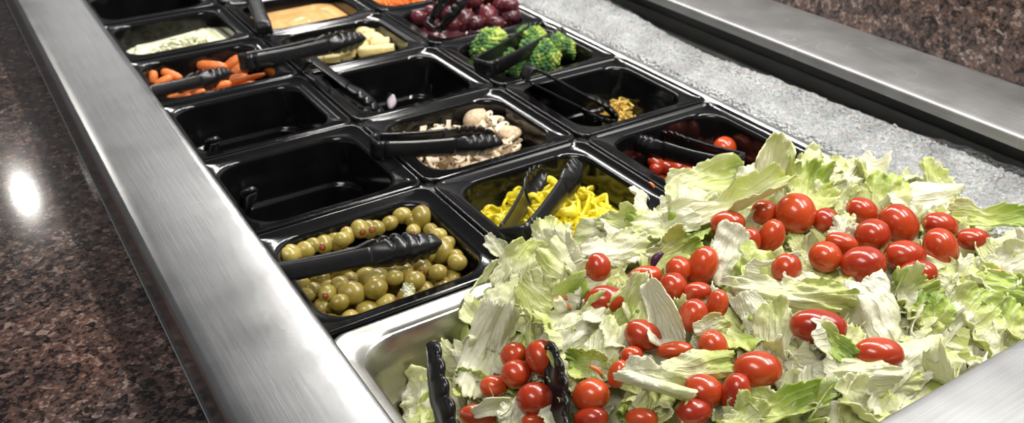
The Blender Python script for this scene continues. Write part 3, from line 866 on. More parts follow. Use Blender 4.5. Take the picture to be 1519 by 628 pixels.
# filler leaves: individual pieces, grouped by colour and area
def area(px, py):
    if py < 360: return 'along the back rim of the steel pan'
    if px < 760: return 'at the left end of the steel pan'
    if px > 1250: return 'at the right end of the steel pan'
    if py > 500: return 'near the front of the steel pan'
    return 'in the middle of the steel pan'
cnt = 0; tries = 0
fill = []
while cnt < 235 and tries < 4000:
    tries += 1
    x = random.uniform(.045, .515); y = random.uniform(-.283, -.018)
    z = Hh(x, y)
    q = Vector((x, y, z)) - CAM; dd = q.dot(FW)
    px = CX + F * q.dot(RR) / dd; py = CY - F * q.dot(UP) / dd
    if not (540 < px < 1540 and py < 650): continue
    if any(math.hypot(px - f[0], py - f[1]) < 17 for f in fill): continue
    near = any(math.hypot(px - t[0], py - t[1]) < max(t[2], t[3]) * .55 + 8 for t in TPX)
    fill.append((px, py)); cnt += 1
    tone = random.choice((-.10, -.05, 0, .04, .08, .14, .18, .24, .34, .44))
    cn = 'whitish' if tone < .0 else 'pale' if tone < .12 else 'yellow green' if tone < .3 else 'green'
    if near: z -= .011
    n = Vector((random.gauss(0, .45), random.gauss(0, .45) - .25, 1))
    if near: n = Vector((random.gauss(0, .2), random.gauss(0, .2) - .2, 1))
    a = random.uniform(0, 6.28)
    lab = 'small torn %s lettuce scrap %s' % (cn, area(px, py))
    leaf(random.randrange(12), Vector((x, y, z)), n, Vector((math.cos(a), math.sin(a), .1)), random.uniform(.030, .054) * (.8 if near else 1), tone, lab, 'torn %s scraps %s' % (cn, area(px, py)), name='lettuce_scrap')
# deeper pieces nobody could count
d = ([], []); UVs = [(.5, .3)] * len(BASE[0])
add(d, *BASE)
for k in range(220):
    x = random.uniform(.05, .505); y = random.uniform(-.280, -.025)
    vs, fs, uv = leaf_geo(500 + k % 40, nu=10, nv=10, **{kk: v for kk, v in specs[k % 12].items()})
    s = random.uniform(.025, .042)
    n = Vector((random.gauss(0, .4), random.gauss(0, .4) - .2, 1)).normalized()
    m = basis(Vector((random.gauss(0, 1), random.gauss(0, 1), 0)), n)
    c = Vector((x, y, Hh(x, y) - .010))
    add(d, [c + m @ (v * s) for v in vs], fs); UVs += uv
o = mesh('chopped_lettuce', d[0], d[1], M['leaf_w']); setuv(o.data, UVs); o['tone'] = .12
tag(o, 'chopped iceberg lettuce filling the steel pan beneath the larger leaves', 'lettuce', kind='stuff')

# carrot shreds, cabbage scrap
def shred(px, py, L, ang, label, lift=.016, w=.0016, mat='carrot', z=None, name='carrot_shred', group='orange carrot shreds in the salad'):
    p = hit(px, py, lift) if z is None else un(px, py, z)
    d = depth(p); l = L * d / F
    vs, fs = [], []
    rings = []
    for i in range(9):
        u = i / 8; c = Vector(((u - .5) * l, .10 * l * math.sin(u * PI), 0)); ww = w * (.5 + .5 * math.sin(PI * (u * .9 + .05)))
        rings.append([c + Vector((0, ww * a, ww * b * .7)) for a, b in ((1, 1), (-1, 1), (-1, -1), (1, -1))])
    vs, fs = loft(rings, True, True)
    o = mesh(name, vs, fs, M[mat]); a = math.radians(ang)
    place(o, p, basis(RR * math.cos(a) + UP * math.sin(a), TO(p)))
    tag(o, label, 'carrot' if mat == 'carrot' else 'vegetable scrap', group); return o
shred(834, 452, 30, -35, 'short orange carrot shred on the frilly green leaf')
shred(846, 447, 26, -20, 'second orange carrot shred crossing on the frilly green leaf')
shred(655, 571, 26, -35, 'orange carrot shred right of the left tong head')
shred(661, 592, 18, 60, 'tiny orange carrot shred under the left tong head')
shred(1487, 410, 26, -60, 'orange carrot shred on pale leaf near the right photo edge')
shred(1152, 384, 20, -50, 'orange carrot shred at the foot of the rear tomato pile')
shred(884, 551, 22, -35, 'orange carrot shred just right of the right tong head')
shred(1265, 571, 12, 10, 'tiny orange carrot chip on the white striped oval leaf')
shred(967, 276, 12, -50, 'curl of orange carrot on the yellow pepper pan rim', z=.0015, w=.0012)
shred(975, 386, 26, 55, 'dark purple cabbage strip between lettuce and middle tomatoes', mat='cabbage', name='cabbage_strip', group='cabbage strips', w=.003)
# stray lettuce scrap on the rim by olives
leaf(0, un(735, 368, .004), TO(un(735, 368)) + Vector((0, 0, .6)), RR * .7 - UP * .7, .024, .02, 'small lettuce scrap lying on the olive pan rim by the pepper tongs', name='lettuce_scrap', sx=.6)
leaf(9, un(606, 432, -.012), TO(un(606, 432)) + Vector((0, 0, .3)), RR, .012, .06, 'tiny pale lettuce scrap among the front olives', name='lettuce_scrap')

# big tongs in the salad
p1 = hit(730, 512, .064); 
d1 = depth(p1)
p0 = CAM + ray(800, 960) * (d1 - .105)
ax = p1 - p0
nrm = RR.cross(ax).normalized()
if nrm.dot(UP) < 0 and nrm.dot(FW) > 0: nrm = -nrm
tongs(p0, p1, .034, .092, 'large black plastic tongs with scalloped heads lying open in the lettuce', rollref=nrm, roll=.30, hh=.036, head_len=.085, h0=.018, teeth=6, scoop=.005, scale_t=.003)

# ------------------------------------------------------------------ olives
def inpan(lst, off, sc, z_of):
    out = []
    for q in lst:
        px, py = off[0] + q[0] / sc, off[1] + q[1] / sc
        out.append((px, py, q[2] / sc, q[3] / sc) + tuple(q[4:]))
    return out
vs, fs = ellipsoid(1, .84, .84, 20, 14)
ol = mesh('green_olive', vs, fs, M['olive'])
vs, fs = lathe_x([(.93, .30), (.985, .24), (.975, .18), (.96, .0005)], 14)
mesh('pit_hole', vs, fs, M['hole'], ol)
vs, fs = ellipsoid(.06, .19, .19, 14, 8)
mesh('pimento', [v + Vector((.965, 0, 0)) for v in vs], fs, M['pimento'], ol)
proto(ol)
OL = {
 'behind the tongs': [(130, 285, 88, 88), (150, 342, 82, 50), (215, 303, 88, 62), (297, 270, 92, 72, 1), (335, 238, 84, 88), (400, 235, 60, 72), (470, 175, 92, 66, 1), (460, 220, 90, 90, 1), (592, 186, 56, 46), (535, 208, 60, 40), (648, 158, 75, 80), (743, 162, 76, 106), (697, 213, 60, 52, 1), (697, 175, 46, 46), (775, 222, 64, 48, 1), (240, 275, 44, 40), (385, 270, 60, 40)],
 'right of the tongs': [(812, 250, 76, 62), (825, 312, 95, 106), (862, 282, 72, 64), (910, 322, 78, 50, 1), (893, 356, 82, 72), (765, 330, 50, 56), (737, 378, 90, 86, 2), (805, 402, 64, 42), (700, 432, 92, 58)],
 'in front of the tongs': [(660, 405, 66, 62), (615, 440, 56, 46), (595, 402, 64, 46), (535, 437, 112, 78), (572, 415, 64, 56), (530, 482, 100, 66), (490, 415, 96, 46), (425, 492, 116, 84), (420, 437, 64, 48, 1), (375, 462, 84, 62), (317, 498, 90, 90, 2), (370, 535, 82, 54), (255, 482, 80, 54), (225, 497, 60, 62)]}
first = True
pc = PANS[0, 0]
for g, L in OL.items():
    for k, q in enumerate(sorted(inpan(L, (380, 270), 2.99, 0))):
        px, py, w, h = q[:4]; face = q[4] if len(q) > 4 else 0
        z = -.010 - .007 * ((py - 320) / 100)
        p = un(px, py, z)
        p.x = min(max(p.x, pc.x - .062), pc.x + .062); p.y = min(max(p.y, pc.y - .057), pc.y + .057)
        o = ol if first else copy_tree(ol); first = False
        r = max(w, h) / 2 * depth(p) / F * 1.0
        r = min(max(r * 1.12, .0080), .0132); p.z += random.uniform(-.003, .003)
        an = math.radians(random.uniform(-30, 30) + (90 if h > w * 1.1 else 0))
        ax = RR * math.cos(an) + UP * math.sin(an) + FW * random.uniform(-.1, .5)
        if face: ax = -FW * 1.0 + RR * random.uniform(-.1, .6) - UP * random.uniform(0, .4)
        place(o, p, basis(ax, Vector((0, 0, 1))), (r, r, r))
        tag(o, 'pimento stuffed green olive, %s of those %s' % (ORD[k], g), 'olive', 'green olives in the black pan')
def pool(name, c, r, z, mat, label, cat, amp=.0, sc=40, n=40, seed=0, tilt=(0, 0)):
    """a filling whose top follows the pan's opening"""
    k = (.0715 - .0025 * min(1, (-z) / .05)) - .0010; ky = k - .005
    rings = []
    for i in range(n + 1):
        q = 1 - i / n * .97
        R_ = rrect(k * q, ky * q, .024 * q, z, 9)
        for v in R_:
            v.z += amp * (noise.noise(Vector((v.x * sc, v.y * sc, seed))) + .5 * noise.noise(Vector((v.x * sc * 2.3, v.y * sc * 2.3, seed + 3)))) * min(1, (1 - q) * 6 + .1) + tilt[0] * v.x + tilt[1] * v.y
        rings.append(R_)
    low = [Vector((v.x * .93, v.y * .93, z - .03)) for v in rings[0]]
    vs, fs = loft([low] + rings, True)
    o = mesh(name, vs, fs, mat); o.location = (c.x, c.y, 0)
    return tag(o, label, cat, kind='stuff')
pool('olive_bed', PANS[0, 0], 0, -.036, M['olive_w'], 'green olives lying deeper in the black pan', 'olives', .005, 90, seed=11)
for k in range(46):
    o = copy_tree(ol); i, j = k % 8, k // 8
    p = Vector((pc.x - .056 + .016 * i + random.uniform(-.003, .003), pc.y - .050 + .020 * j + random.uniform(-.003, .003), -.029 + random.uniform(-.003, .002)))
    v = Vector((random.gauss(0, 1), random.gauss(0, 1), random.gauss(0, .5)))
    r = random.uniform(.0086, .0102); place(o, p, basis(v, Vector((0, 0, 1))), (r, r, r))
    tag(o, 'green olive partly covered by the other olives and the tongs', 'olive', 'lower layer of green olives')

# ------------------------------------------------------------------ yellow pepper rings
pc = PANS[1, 0]
def pepz(x, y):
    return -.042 + .028 * math.exp(-(((x - pc.x) / .070) ** 2 + ((y - pc.y + .004) / .060) ** 2)) + .003 * noise.noise(Vector((x * 60, y * 60, 0)))
n = 40; rings = []
for i in range(n + 1):
    q = 1 - i / n * .97
    R_ = rrect(.0685 * q, .0635 * q, .024 * q, 0, 9, pc.x, pc.y)
    for v in R_: v.z = pepz(v.x, v.y) + .0005 + .004 * noise.noise(Vector((v.x * 130, v.y * 130, 6)))
    rings.append(R_)
low = [Vector((pc.x + (v.x - pc.x) * .94, pc.y + (v.y - pc.y) * .94, -.09)) for v in rings[0]]
vs, fs = loft([low] + rings, True)
tag(mesh('chopped_peppers', vs, fs, M['pepper']), 'mass of yellow pepper slices beneath the visible rings', 'peppers', kind='stuff')
def pepring(seed):
    rng = random.Random(seed); vs, fs = [], []
    nu, nv = 30, 8
    arc = 2 * PI * (1 if seed % 2 else rng.uniform(.45, .75))
    closed = arc > 6.2
    ph = [rng.uniform(0, 6.28) for _ in range(4)]
    rings = []
    for i in range(nu if closed else nu + 1):
        a = arc * i / nu
        R_ = 1 + .15 * math.sin(2 * a + ph[0]) + .09 * math.sin(3 * a + ph[1]) + .05 * math.sin(7 * a + ph[2])
        zz = .20 * math.sin(2 * a + ph[2]) + .1 * math.sin(3 * a + ph[3])
        t = 1.0
        if not closed: t = min(1, min(i, nu - i) / 3 + .3)
        rings.append([Vector(((R_ + .17 * t * math.cos(b)) * math.cos(a), (R_ + .17 * t * math.cos(b)) * math.sin(a), zz + .27 * t * math.sin(b))) for b in [2 * PI * k / nv for k in range(nv)]])
    m = len(rings)
    for r in rings: vs.extend(r)
    for i in range(m if closed else m - 1):
        for k in range(nv):
            i2 = (i + 1) % m; k2 = (k + 1) % nv
            fs.append((i * nv + k, i2 * nv + k, i2 * nv + k2, i * nv + k2))
    if not closed:
        fs.append(tuple(reversed(range(nv)))); fs.append(tuple(range((m - 1) * nv, m * nv)))
    return vs, fs
PR = []
for s in range(8):
    vs, fs = pepring(s); me = bpy.data.meshes.new('pepper_ring'); me.from_pydata([tuple(v) for v in vs], [], fs)
    for p in me.polygons: p.use_smooth = True
    me.materials.append(M['pepper']); PR.append(me)
for k in range(105):
    x = pc.x + random.uniform(-.057, .057); y = pc.y + random.uniform(-.052, .052)
    o = bpy.data.objects.new('pepper_ring', PR[k % 8]); COL.objects.link(o)
    s = random.uniform(.0095, .0145)
    m = basis(Vector((random.gauss(0, 1), random.gauss(0, 1), random.gauss(0, .3))), Vector((random.gauss(0, .5), random.gauss(0, .5), 1)))
    place(o, Vector((x, y, pepz(x, y) + random.uniform(-.002, .0035))), m, (s, s * random.uniform(.75, 1), s * 1.1))
    side = 'left' if x < pc.x else 'right'
    tag(o, 'wet yellow banana pepper slice in the %s %s part of its black pan' % (side, 'rear' if y > pc.y else 'front'), 'pepper slice', 'yellow pepper slices, %s %s' % (side, 'rear' if y > pc.y else 'front'))

# ------------------------------------------------------------------ mushrooms
pc = PANS[1, 1]
def mush_geo(seed, t=.16):
    # cross-section slice of a cap with its stalk, extruded
    cap = []
    for k in range(17):
        a = PI * k / 16
        cap.append((math.cos(a), .62 * math.sin(a) ** .85))
    cap += [(-.92, -.16), (-.70, -.20), (-.45, -.05), (-.30, -.06), (-.26, -.45), (-.30, -.80), (.30, -.82), (.25, -.45), (.29, -.06), (.45, -.05), (.70, -.20), (.92, -.16)]
    rng = random.Random(seed); o = Vector((rng.uniform(0, 9), 0, 0))
    cap = [(x * (1 + .1 * noise.noise(Vector((x, y, 0)) + o)), y * (1 + .2 * noise.noise(Vector((x, y, 5)) + o))) for x, y in cap]
    def ringz(z, s): return [Vector((x * s, y * s - .0, z + .10 * x * x)) for x, y in cap]
    return loft([ringz(-t, .94), ringz(-t * .6, 1), ringz(t * .6, 1), ringz(t, .94)], True, True)
def mush_gill():
    d = ([], [])
    for s in (-1, 1):
        for zz in (-1, 1):
            vs, fs = ellipsoid(.24, .09, .03, 10, 6)
            add(d, [Vector((v.x + s * .60, v.y + .02, v.z + zz * .155 + .036)) for v in vs], fs)
    return d
vs, fs = mush_geo(1, .13); NC = 28
mu = mesh('mushroom_slice', vs, fs, [M['mushroom'], M['msk']], mi=[1 if (i < 3 * NC and i % NC < 16) else 0 for i in range(len(fs))]); flat_smooth(mu, 50)
g = mush_gill(); mesh('gills', g[0], g[1], M['gill'], mu)
proto(mu)
vs, fs = ellipsoid(1, 1, .72, 22, 14, lambda v: Vector((v.x, v.y, v.z if v.z > 0 else v.z * .35)) * (1 + .22 * noise.noise(v * 1.6)))
mc = mesh('brown_mushroom', vs, fs, M['msk'])
vs, fs = ellipsoid(.78, .78, .05, 20, 8); mesh('gills', [v + Vector((0, 0, -.24)) for v in vs], fs, M['gill'], mc)
vs, fs = loft([[Vector((r * math.cos(2 * PI * k / 14), r * math.sin(2 * PI * k / 14), z)) for k in range(14)] for r, z in ((.30, -.1), (.26, -.5), (.30, -.85), (.24, -.9))], True, True)
mesh('stem', vs, fs, M['mushroom'], mc); proto(mc)
MU = [(170, 225, 40, 50), (235, 222, 75, 50), (290, 205, 32, 62), (325, 195, 28, 56), (415, 168, 90, 85), (492, 190, 66, 62), (530, 188, 66, 66), (545, 222, 80, 60), (572, 242, 78, 60), (567, 266, 62, 44), (535, 280, 60, 36), (290, 335, 70, 40), (350, 332, 60, 40), (392, 332, 60, 40), (455, 205, 80, 60), (260, 250, 80, 50), (200, 245, 60, 50), (330, 235, 60, 50), (380, 220, 60, 60), (480, 240, 70, 60), (430, 300, 80, 50), (490, 290, 70, 50), (250, 300, 70, 50), (345, 290, 70, 50), (640, 205, 60, 70), (600, 180, 50, 60), (605, 270, 60, 40)]
pool('mushroom_bed', pc, 0, -.062, M['mushroom_w'], 'sliced mushrooms lying deeper in the black pan', 'mushrooms', .004, 90, seed=4)
MU_Z = 0
fa = fb = True
for k in range(40):
    o = copy_tree(mu); i, j = k % 7, k // 7
    p = Vector((pc.x - .050 + .0165 * i + random.uniform(-.004, .004), pc.y - .048 + .018 * j + random.uniform(-.004, .004), -.036 + random.uniform(-.004, .006)))
    r = random.uniform(.013, .018)
    place(o, p, basis(Vector((random.gauss(0, 1), random.gauss(0, 1), random.gauss(0, .4))), Vector((random.gauss(0, .6), random.gauss(0, .6), 1))), (r, r, r))
    tag(o, 'raw mushroom slice mostly covered by the slices on top', 'mushroom', 'lower layer of mushroom slices')
mk = []
for i, q in enumerate(inpan(MU, (520, 100), 2.415, 0)):
    px, py, w, h = q
    z = -.018 if i < 15 else -.028
    p = un(px, py, z); p.x = min(max(p.x, pc.x - .057), pc.x + .057); p.y = min(max(p.y, pc.y - .052), pc.y + .052)
    if i in (4, 8):
        o = mc if fa else copy_tree(mc); fa = False
        n = Vector((random.gauss(0, .4), random.gauss(0, .4), 1)); lab = 'brown skinned mushroom cap'
    else:
        o = mu if fb else copy_tree(mu); fb = False
        n = TO(p) + Vector((random.gauss(0, .45), random.gauss(0, .45), .5)); lab = 'sliced raw mushroom'
    r = max(w, h) / 2 * depth(p) / F * 1.05
    m = basis(Vector((random.gauss(0, 1), random.gauss(0, 1), random.gauss(0, .4))), n)
    place(o, p, m, (r, r, r)); mk.append((px, o, lab, i))
for lab in ('brown skinned mushroom cap', 'sliced raw mushroom'):
    for nm, sel in (('along the back of the mushrooms', lambda i: i < 9), ('in the front of the mushrooms', lambda i: 9 <= i < 15), ('deeper among the mushrooms', lambda i: i >= 15)):
        L = sorted([(a, b.name, b) for a, b, l, i in mk if l == lab and sel(i)])
        for k, (_, _, o) in enumerate(L):
            tag(o, '%s, %s %s' % (lab, ORD[k], nm), 'mushroom', 'mushrooms in the black pan')

# ------------------------------------------------------------------ bananas
pc = PANS[1, 3]
rings = []
for x, r in ((-1, .0), (-1, .70), (-.9, .78), (-.3, .83), (.3, .82), (.9, .78), (1, .70), (1.02, .0)):
    rings.append([Vector((x, r * (1 + .05 * math.cos(5 * 2 * PI * k / 20)) * math.cos(2 * PI * k / 20), r * (1 + .05 * math.cos(5 * 2 * PI * k / 20)) * math.sin(2 * PI * k / 20))) for k in range(20)])
vs, fs = loft(rings, False); ba = mesh('banana_chunk', vs, fs, M['banana']); flat_smooth(ba, 60)
d = ([], [])
for k in range(3):
    a = 2 * PI * k / 3
    vv, ff = ellipsoid(.03, .14, .05, 8, 6)
    add(d, [Vector((v.x + 1.0, v.y * math.cos(a) - v.z * math.sin(a) + .2 * math.cos(a), v.y * math.sin(a) + v.z * math.cos(a) + .2 * math.sin(a))) for v in vv], ff)
mesh('seed_core', d[0], d[1], M['scar_b'], ba); proto(ba)
BA = [(340, 240, 110, 60, 5), (695, 140, 130, 90, -30), (822, 150, 95, 85, 90), (770, 200, 84, 64, 20), (830, 237, 100, 82, 10), (885, 235, 84, 84, 70), (970, 245, 120, 75, 5), (765, 275, 84, 70, 0), (795, 300, 100, 56, 10), (865, 292, 80, 50, 10), (500, 350, 105, 48, 8), (600, 345, 100, 46, 6), (690, 322, 94, 46, 10), (720, 295, 60, 50, 20), (930, 285, 90, 50, 8), (640, 260, 90, 60, 0), (560, 300, 90, 60, 0)]
for k, q in enumerate(sorted(inpan(BA, (340, 0), 3.927, 0))):
    px, py, w, h, an = q
    p = un(px, py, -.022); p.x = min(max(p.x, pc.x - .056), pc.x + .058); p.y = min(max(p.y, pc.y - .056), pc.y + .056)
    o = ba if k == 0 else copy_tree(ba)
    r = max(w, h) / 2 * depth(p) / F; rt = min(w, h) / 2 * depth(p) / F / .8
    an = math.radians(an); ax = RR * math.cos(an) + UP * math.sin(an) - FW * random.uniform(-.2, .6)
    place(o, p, basis(ax, Vector((0, 0, 1))), (r * .9, rt, rt))
    tag(o, 'peeled banana chunk, %s in its black pan' % ORD[k], 'banana', 'banana chunks in the black pan')
pool('banana_bed', pc, 0, -.062, M['banana_w'], 'pale banana chunks lying deeper in the black pan', 'bananas', .004, 60, seed=2, tilt=(.35, -.1))

# ------------------------------------------------------------------ carrots
pc = PANS[0, 3]
prof = [(-1, .0), (-.97, .35), (-.88, .7), (-.6, .95), (0, 1), (.5, .92), (.85, .68), (.96, .35), (1, 0)]
vs, fs = lathe_x(prof, 16); vs = [Vector((v.x, v.y * .28, v.z * .28)) for v in vs]
ca = mesh('baby_carrot', vs, fs, M['carrot'])
CA = [(315, 435, 85, 55, 85), (685, 388, 180, 62, -4), (810, 370, 125, 66, 38), (845, 418, 135, 76, 42), (830, 465, 150, 62, 10), (925, 452, 150, 30, 14), (585, 545, 130, 42, 12), (490, 568, 150, 34, 10), (560, 505, 120, 60, 20), (700, 440, 130, 60, 20), (650, 480, 130, 60, 10), (400, 480, 120, 55, 30), (450, 440, 130, 55, -20), (740, 500, 120, 50, 12)]
for k, q in enumerate(sorted(inpan(CA, (140, 0), 3.927, 0))):
    px, py, w, h, an = q
    p = un(px, py, -.018); p.x = min(max(p.x, pc.x - .056), pc.x + .056); p.y = min(max(p.y, pc.y - .058), pc.y + .056)
    o = ca if k == 0 else copy_tree(ca)
    r = w / 2 * depth(p) / F; rt = h / 2 * depth(p) / F / .28
    an = math.radians(an); place(o, p, basis(RR * math.cos(an) + UP * math.sin(an), Vector((0, 0, 1))), (r, rt, rt))
    tag(o, 'orange baby carrot, %s in its black pan' % ORD[k], 'carrot', 'baby carrots in the black pan')
for k in range(16):
    o = copy_tree(ca); i, j = k % 4, k // 4
    p = Vector((pc.x - .042 + .028 * i, pc.y - .044 + .026 * j, -.036)); a = random.uniform(0, 6.28)
    place(o, p, basis(Vector((math.cos(a), math.sin(a), .1)), Vector((0, 0, 1))), (.024, .026, .026))
    tag(o, 'baby carrot lying under the other carrots and the tongs', 'carrot', 'lower layer of baby carrots')
pool('carrot_bed', pc, 0, -.062, M['carrot_w'], 'baby carrots lying deeper in the black pan', 'carrots', .005, 60, seed=9)

# ------------------------------------------------------------------ tomatoes in the back pan
pc = PANS[2, 0]
C1 = [(885, 402, 95, 92, 80), (815, 402, 80, 50, 0), (768, 395, 60, 36, 0), (905, 472, 80, 66, 30), (640, 500, 66, 66, 50), (598, 495, 66, 50, 0), (705, 505, 110, 56, -5), (540, 470, 84, 54, -30), (515, 448, 66, 46, -20), (560, 500, 60, 46, 0), (840, 450, 84, 60, 0), (740, 440, 80, 60, 0), (960, 440, 80, 60, 10), (660, 460, 80, 60, 0), (620, 430, 80, 60, 0), (780, 490, 90, 60, 0)]
for k, q in enumerate(sorted(inpan(C1, (760, 60), 2.617, 0))):
    top = q[0] > 1080 and q[0] < 1110 and q[1] < 218
    p = un(q[0], q[1], -.026 if top else -.040)
    p.x = min(max(p.x, pc.x - .054), pc.x + .056); p.y = min(max(p.y, pc.y - .053), pc.y + .053)
    put_tomato(q[0], q[1], q[2], q[3], q[4], p, 'red cherry tomato, %s in the black pan beside the frosted ledge' % ORD[k], 'cherry tomatoes in the black pan')
for k in range(30):
    i, j = k % 6, k // 6
    o = copy_tree(TP[k % 4][0])
    p = Vector((pc.x - .050 + .020 * i + random.uniform(-.003, .003), pc.y - .046 + .022 * j + random.uniform(-.003, .003), -.056 + random.uniform(-.003, .003)))
    r = random.uniform(.012, .0145); place(o, p, basis(Vector((random.gauss(0, 1), random.gauss(0, 1), random.gauss(0, .4))), Vector((0, 0, 1))), (r, r, r))
    tag(o, 'cherry tomato lying lower in the black pan under the others', 'tomato', 'lower layer of cherry tomatoes')
pool('tomato_bed', pc, 0, -.072, M['tomato_w'], 'cherry tomatoes lying deeper in the black pan', 'tomatoes', .006, 60, seed=5)

# ------------------------------------------------------------------ shredded cheese
def shreds(name, c, cx, cy, rx, ry, z, nn, mat, label, cat, L=(.010, .022), w=.0011, hump=.006):
    d = ([], [])
    for k in range(nn):
        a = random.uniform(0, 6.28); q = math.sqrt(random.random())
        x = cx + rx * q * math.cos(a); y = cy + ry * q * math.sin(a)
        l = random.uniform(*L); zz = z + hump * (1 - q * q) * random.random() + w
        m = basis(Vector((random.gauss(0, 1), random.gauss(0, 1), random.gauss(0, .25))), Vector((0, 0, 1)))
        vv, ff = box(-l / 2, l / 2, -w, w, -w, w)
        add(d, [Vector((c.x + x, c.y + y, zz)) + m @ (v + Vector((0, 12 * v.x * v.x, 0))) for v in vv], ff)
    o = mesh(name, d[0], d[1], mat, smooth=False); return tag(o, label, cat, kind='stuff')
c = PANS[2, 1]
shreds('shredded_cheese', c, un(926, 160, -.05).x - c.x, un(926, 160, -.05).y - c.y, .030, .022, -.062, 300, M['cheese'], 'small remainder of shredded yellow cheese at the bottom of its black pan', 'cheese', hump=.024)
c = PANS[0, 4]
pool('crumbled_cheese', c, 0, -.027, M['feta'], 'crumbled white cheese in its black pan', 'cheese', .013, 85, seed=8, tilt=(.10, -.06))
shreds('crumbled_cheese', c, .012, -.014, .05, .045, -.029, 520, M['feta'], 'loose white cheese crumbs on top of the crumbled cheese', 'cheese', (.004, .010), .0022, .018)
c = PANS[2, 4]
pool('shredded_carrot', c, 0, -.024, M['orange'], 'shredded orange carrot in the pan behind the grapes', 'carrot', .004, 70, seed=1)
shreds('carrot_strands', c, 0, 0, .055, .05, -.024, 260, M['orange'], 'loose orange carrot strands on the shredded carrot', 'carrot', hump=.012)
pool('creamy_dressing', PANS[1, 4], 0, -.020, M['dressing'], 'creamy orange dressing filling its black pan', 'dressing', .0035, 40, seed=3)
# onion scrap
c = PANS[1, 2]
vs, fs = [], []
for i in range(9):
    for k in range(7):
        u, v = i / 8, k / 6 - .5
        vs.append(Vector((.018 * (u - .5), .011 * v * math.sin(PI * (.1 + .85 * u)), .004 * math.cos(v * 2.6))))
for i in range(8):
    for k in range(6):
        a = i * 7 + k; fs.append((a, a + 7, a + 8, a + 1))
o = mesh('onion_piece', vs, fs, M['onion'], solid=.0012)
place(o, un(581, 152, -.052), basis(UP + RR * .2, TO(c))); tag(o, 'single pale purple onion scrap in the nearly empty black pan', 'onion')

# ------------------------------------------------------------------ broccoli
pc = PANS[2, 2]
def floret(seed):
    rng = random.Random(seed)
    crown = ([], [])
    n = 150
    for k in range(n):
        ph = math.acos(1 - 1.15 * (k + .5) / n); th = k * 2.39996
        dd = Vector((math.sin(ph) * math.cos(th), math.sin(ph) * math.sin(th), math.cos(ph) * .8))
        rad = 1 + .20 * noise.noise(dd * 2.2 + Vector((seed, 0, 0)))
        r = rng.uniform(.10, .16)
        vv, ff = ellipsoid(r, r, r, 8, 6, lambda v: v * (1 + .15 * noise.noise(v * 30)))
        add(crown, [v + dd * rad for v in vv], ff)
    vv, ff = ellipsoid(.98, .98, .78, 16, 10, lambda v: Vector((v.x, v.y, max(v.z, -.25))))
    add(crown, vv, ff)
    st = ([], [])
    ringsz = [(.75, -.1), (.48, -.45), (.34, -.9), (.33, -1.4), (.30, -1.45)]
    add(st, *loft([[Vector((r * (1 + .12 * math.cos(4 * 2 * PI * k / 16)) * math.cos(2 * PI * k / 16), r * (1 + .12 * math.cos(4 * 2 * PI * k / 16)) * math.sin(2 * PI * k / 16), z)) for k in range(16)] for r, z in ringsz], True))
    t = empty('broccoli_floret')
    mesh('crown', crown[0], crown[1], M['broc'], t); mesh('stalk', st[0], st[1], M['stalk'], t)
    return t
BR = [(720, 68, 52, 'pale topped broccoli floret at the left of its black pan', (-.7, .3, .9), -.010), (752, 92, 40, 'dark green broccoli floret in front beneath the tongs', (.2, -.5, 1), -.022), (842, 70, 42, 'light green broccoli floret at the right end of its pan', (.8, .2, .9), -.012), (800, 84, 52, 'broad dark green broccoli floret right of the tongs', (.1, -.3, 1), -.016), (785, 60, 44, 'broccoli floret at the back under the tongs', (0, .4, 1), -.012), (772, 100, 32, 'small pale broccoli floret against the near wall of its pan', (-.2, -.6, .7), -.026)]
for k, (px, py, w, lab, up, z) in enumerate(BR):
    o = floret(k); p = un(px, py, z + .006); p.x = min(max(p.x, pc.x - .045), pc.x + .048); p.y = min(max(p.y, pc.y - .042), pc.y + .042)
    r = w / 2 * depth(p) / F * 1.12
    v = Vector(up).normalized(); place(o, p, basis(Vector((1, 0, 0)).cross(v).cross(v) * -1, v), (r, r, r)); tag(o, lab, 'broccoli', 'broccoli florets in the black pan')

# ------------------------------------------------------------------ grapes
pc = PANS[2, 3]
vs, fs = ellipsoid(1, .84, .84, 20, 14); gr = mesh('red_grape', vs, fs, M['grape'])
vs, fs = lathe_x([(.97, .001), (.97, .10), (1.03, .09), (1.08, .05), (1.09, .001)], 10); mesh('stem_end', vs, fs, M['scar'], gr); proto(gr)
GR = [(190, 82, 74, 62, 20), (330, 62, 84, 76, 70), (395, 25, 76, 96, 80), (405, 98, 110, 92, 60), (345, 115, 80, 70, 0), (515, 85, 84, 112, 85), (572, 22, 80, 60, 20), (622, 82, 94, 84, 30), (645, 22, 80, 80, 0), (695, 12, 76, 56, 10), (478, 40, 80, 84, 60), (450, 5, 80, 70, 0), (560, 60, 80, 84, 50), (255, 118, 80, 64, 0), (300, 20, 80, 70, 40), (240, 50, 80, 70, 0), (460, 110, 80, 74, 30), (560, 115, 80, 60, 0), (350, -15, 80, 80, 0), (520, -20, 84, 80, 30), (600, -25, 84, 80, 0), (280, -20, 80, 70, 0), (670, 55, 70, 60, 0), (420, -30, 80, 80, 0)]
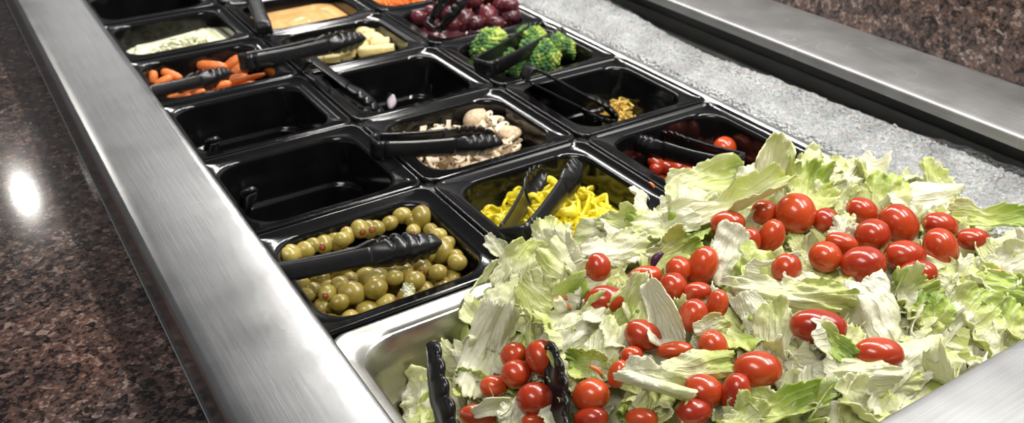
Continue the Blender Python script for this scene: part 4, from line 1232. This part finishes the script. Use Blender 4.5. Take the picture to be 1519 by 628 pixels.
for k, q in enumerate(sorted(inpan(GR, (560, 0), 3.139, 0))):
    px, py, w, h, an = q
    z = -.010 + .022 * ss(20, -5, py) * 1.0
    if px > 660: z += .010
    p = un(px, py, z); p.x = min(max(p.x, pc.x - .055), pc.x + .055); p.y = min(max(p.y, pc.y - .054), pc.y + .06)
    o = gr if k == 0 else copy_tree(gr)
    r = max(w, h) / 2 * depth(p) / F * 1.05; an = math.radians(an)
    place(o, p, basis(RR * math.cos(an) + UP * math.sin(an) + FW * random.uniform(-.3, .3), Vector((0, 0, 1))), (r, r, r))
    tag(o, 'dark red grape, ' + (ORD[k] if k < 12 else {0: 'rightmost', 1: 'second from the right'}.get(len(GR) - 1 - k, '%s from the right' % ('third fourth fifth sixth seventh eighth ninth tenth eleventh twelfth'.split()[len(GR) - 3 - k]))) + ' in its heap', 'grape', 'red grapes in the black pan')
pool('grape_bed', pc, 0, -.030, M['grape_w'], 'red grapes lying deeper in the black pan', 'grapes', .006, 60, seed=6)

# ------------------------------------------------------------------ light
def area(name, loc, sx, sy, power, col=(1, 1, 1), rot=(0, 0, 0), shape='RECTANGLE', spread=None):
    l = bpy.data.lights.new(name, 'AREA'); l.shape = shape; l.size = sx
    if shape in ('RECTANGLE', 'ELLIPSE'): l.size_y = sy
    l.energy = power; l.color = col
    if spread: l.spread = spread
    o = bpy.data.objects.new(name, l); COL.objects.link(o); o.location = loc; o.rotation_euler = rot; return o
for k, y in enumerate((-.40, .06, .52, .98, 1.44)):
    area('sneeze_guard_lamp', (.52, y, .80), .05, .40, 4.6, (1, .97, .92))
# ceiling lamps beyond the far end of the bar
for x, y, sx, sy, pw in CEIL:
    area('ceiling_lamp', (x, y, 2.2), sx, sy, pw, (1, .985, .96))
# ceiling spot seen mirrored in the granite
g = un(37, 290, 0.0); v = (g - CAM); v.z = -v.z; v.normalize()
area('ceiling_downlight', g + v * (2.0 / v.z), .075, .075, 6, (1, .96, .9), shape='DISK')
area('fill_light', (-.9, -.6, 2.0), .6, 1.2, 26, (1, .97, .93))  # unseen overhead panel, soft fill from the left
area('fill_light', (1.7, -.7, 2.0), .6, 1.2, 30, (1, .97, .93))  # added fill light behind the camera to the right, no known fixture
# the room around: dim, brighter towards the lit side beyond the right rail
w = bpy.data.worlds.new('room'); scn.world = w; w.use_nodes = True
nt = w.node_tree; bg = nt.nodes['Background']
tc = nt.nodes.new('ShaderNodeTexCoord')
dt = nt.nodes.new('ShaderNodeVectorMath'); dt.operation = 'DOT_PRODUCT'; nt.links.new(tc.outputs['Generated'], dt.inputs[0])
dv = Vector((1, .12, .30)).normalized(); dt.inputs[1].default_value = dv
r = ramp(nt, dt.outputs['Value'], [(.0, (.11, .11, .115)), (.62, (.13, .13, .135)), (.97, (.80, .80, .80))])
nt.links.new(r.outputs[0], bg.inputs[0]); bg.inputs[1].default_value = 1.0

scn.view_settings.view_transform = 'Standard'; scn.view_settings.look = 'None'
scn.view_settings.gamma = 1; scn.view_settings.use_curve_mapping = False
scn.view_settings.exposure = 0.02
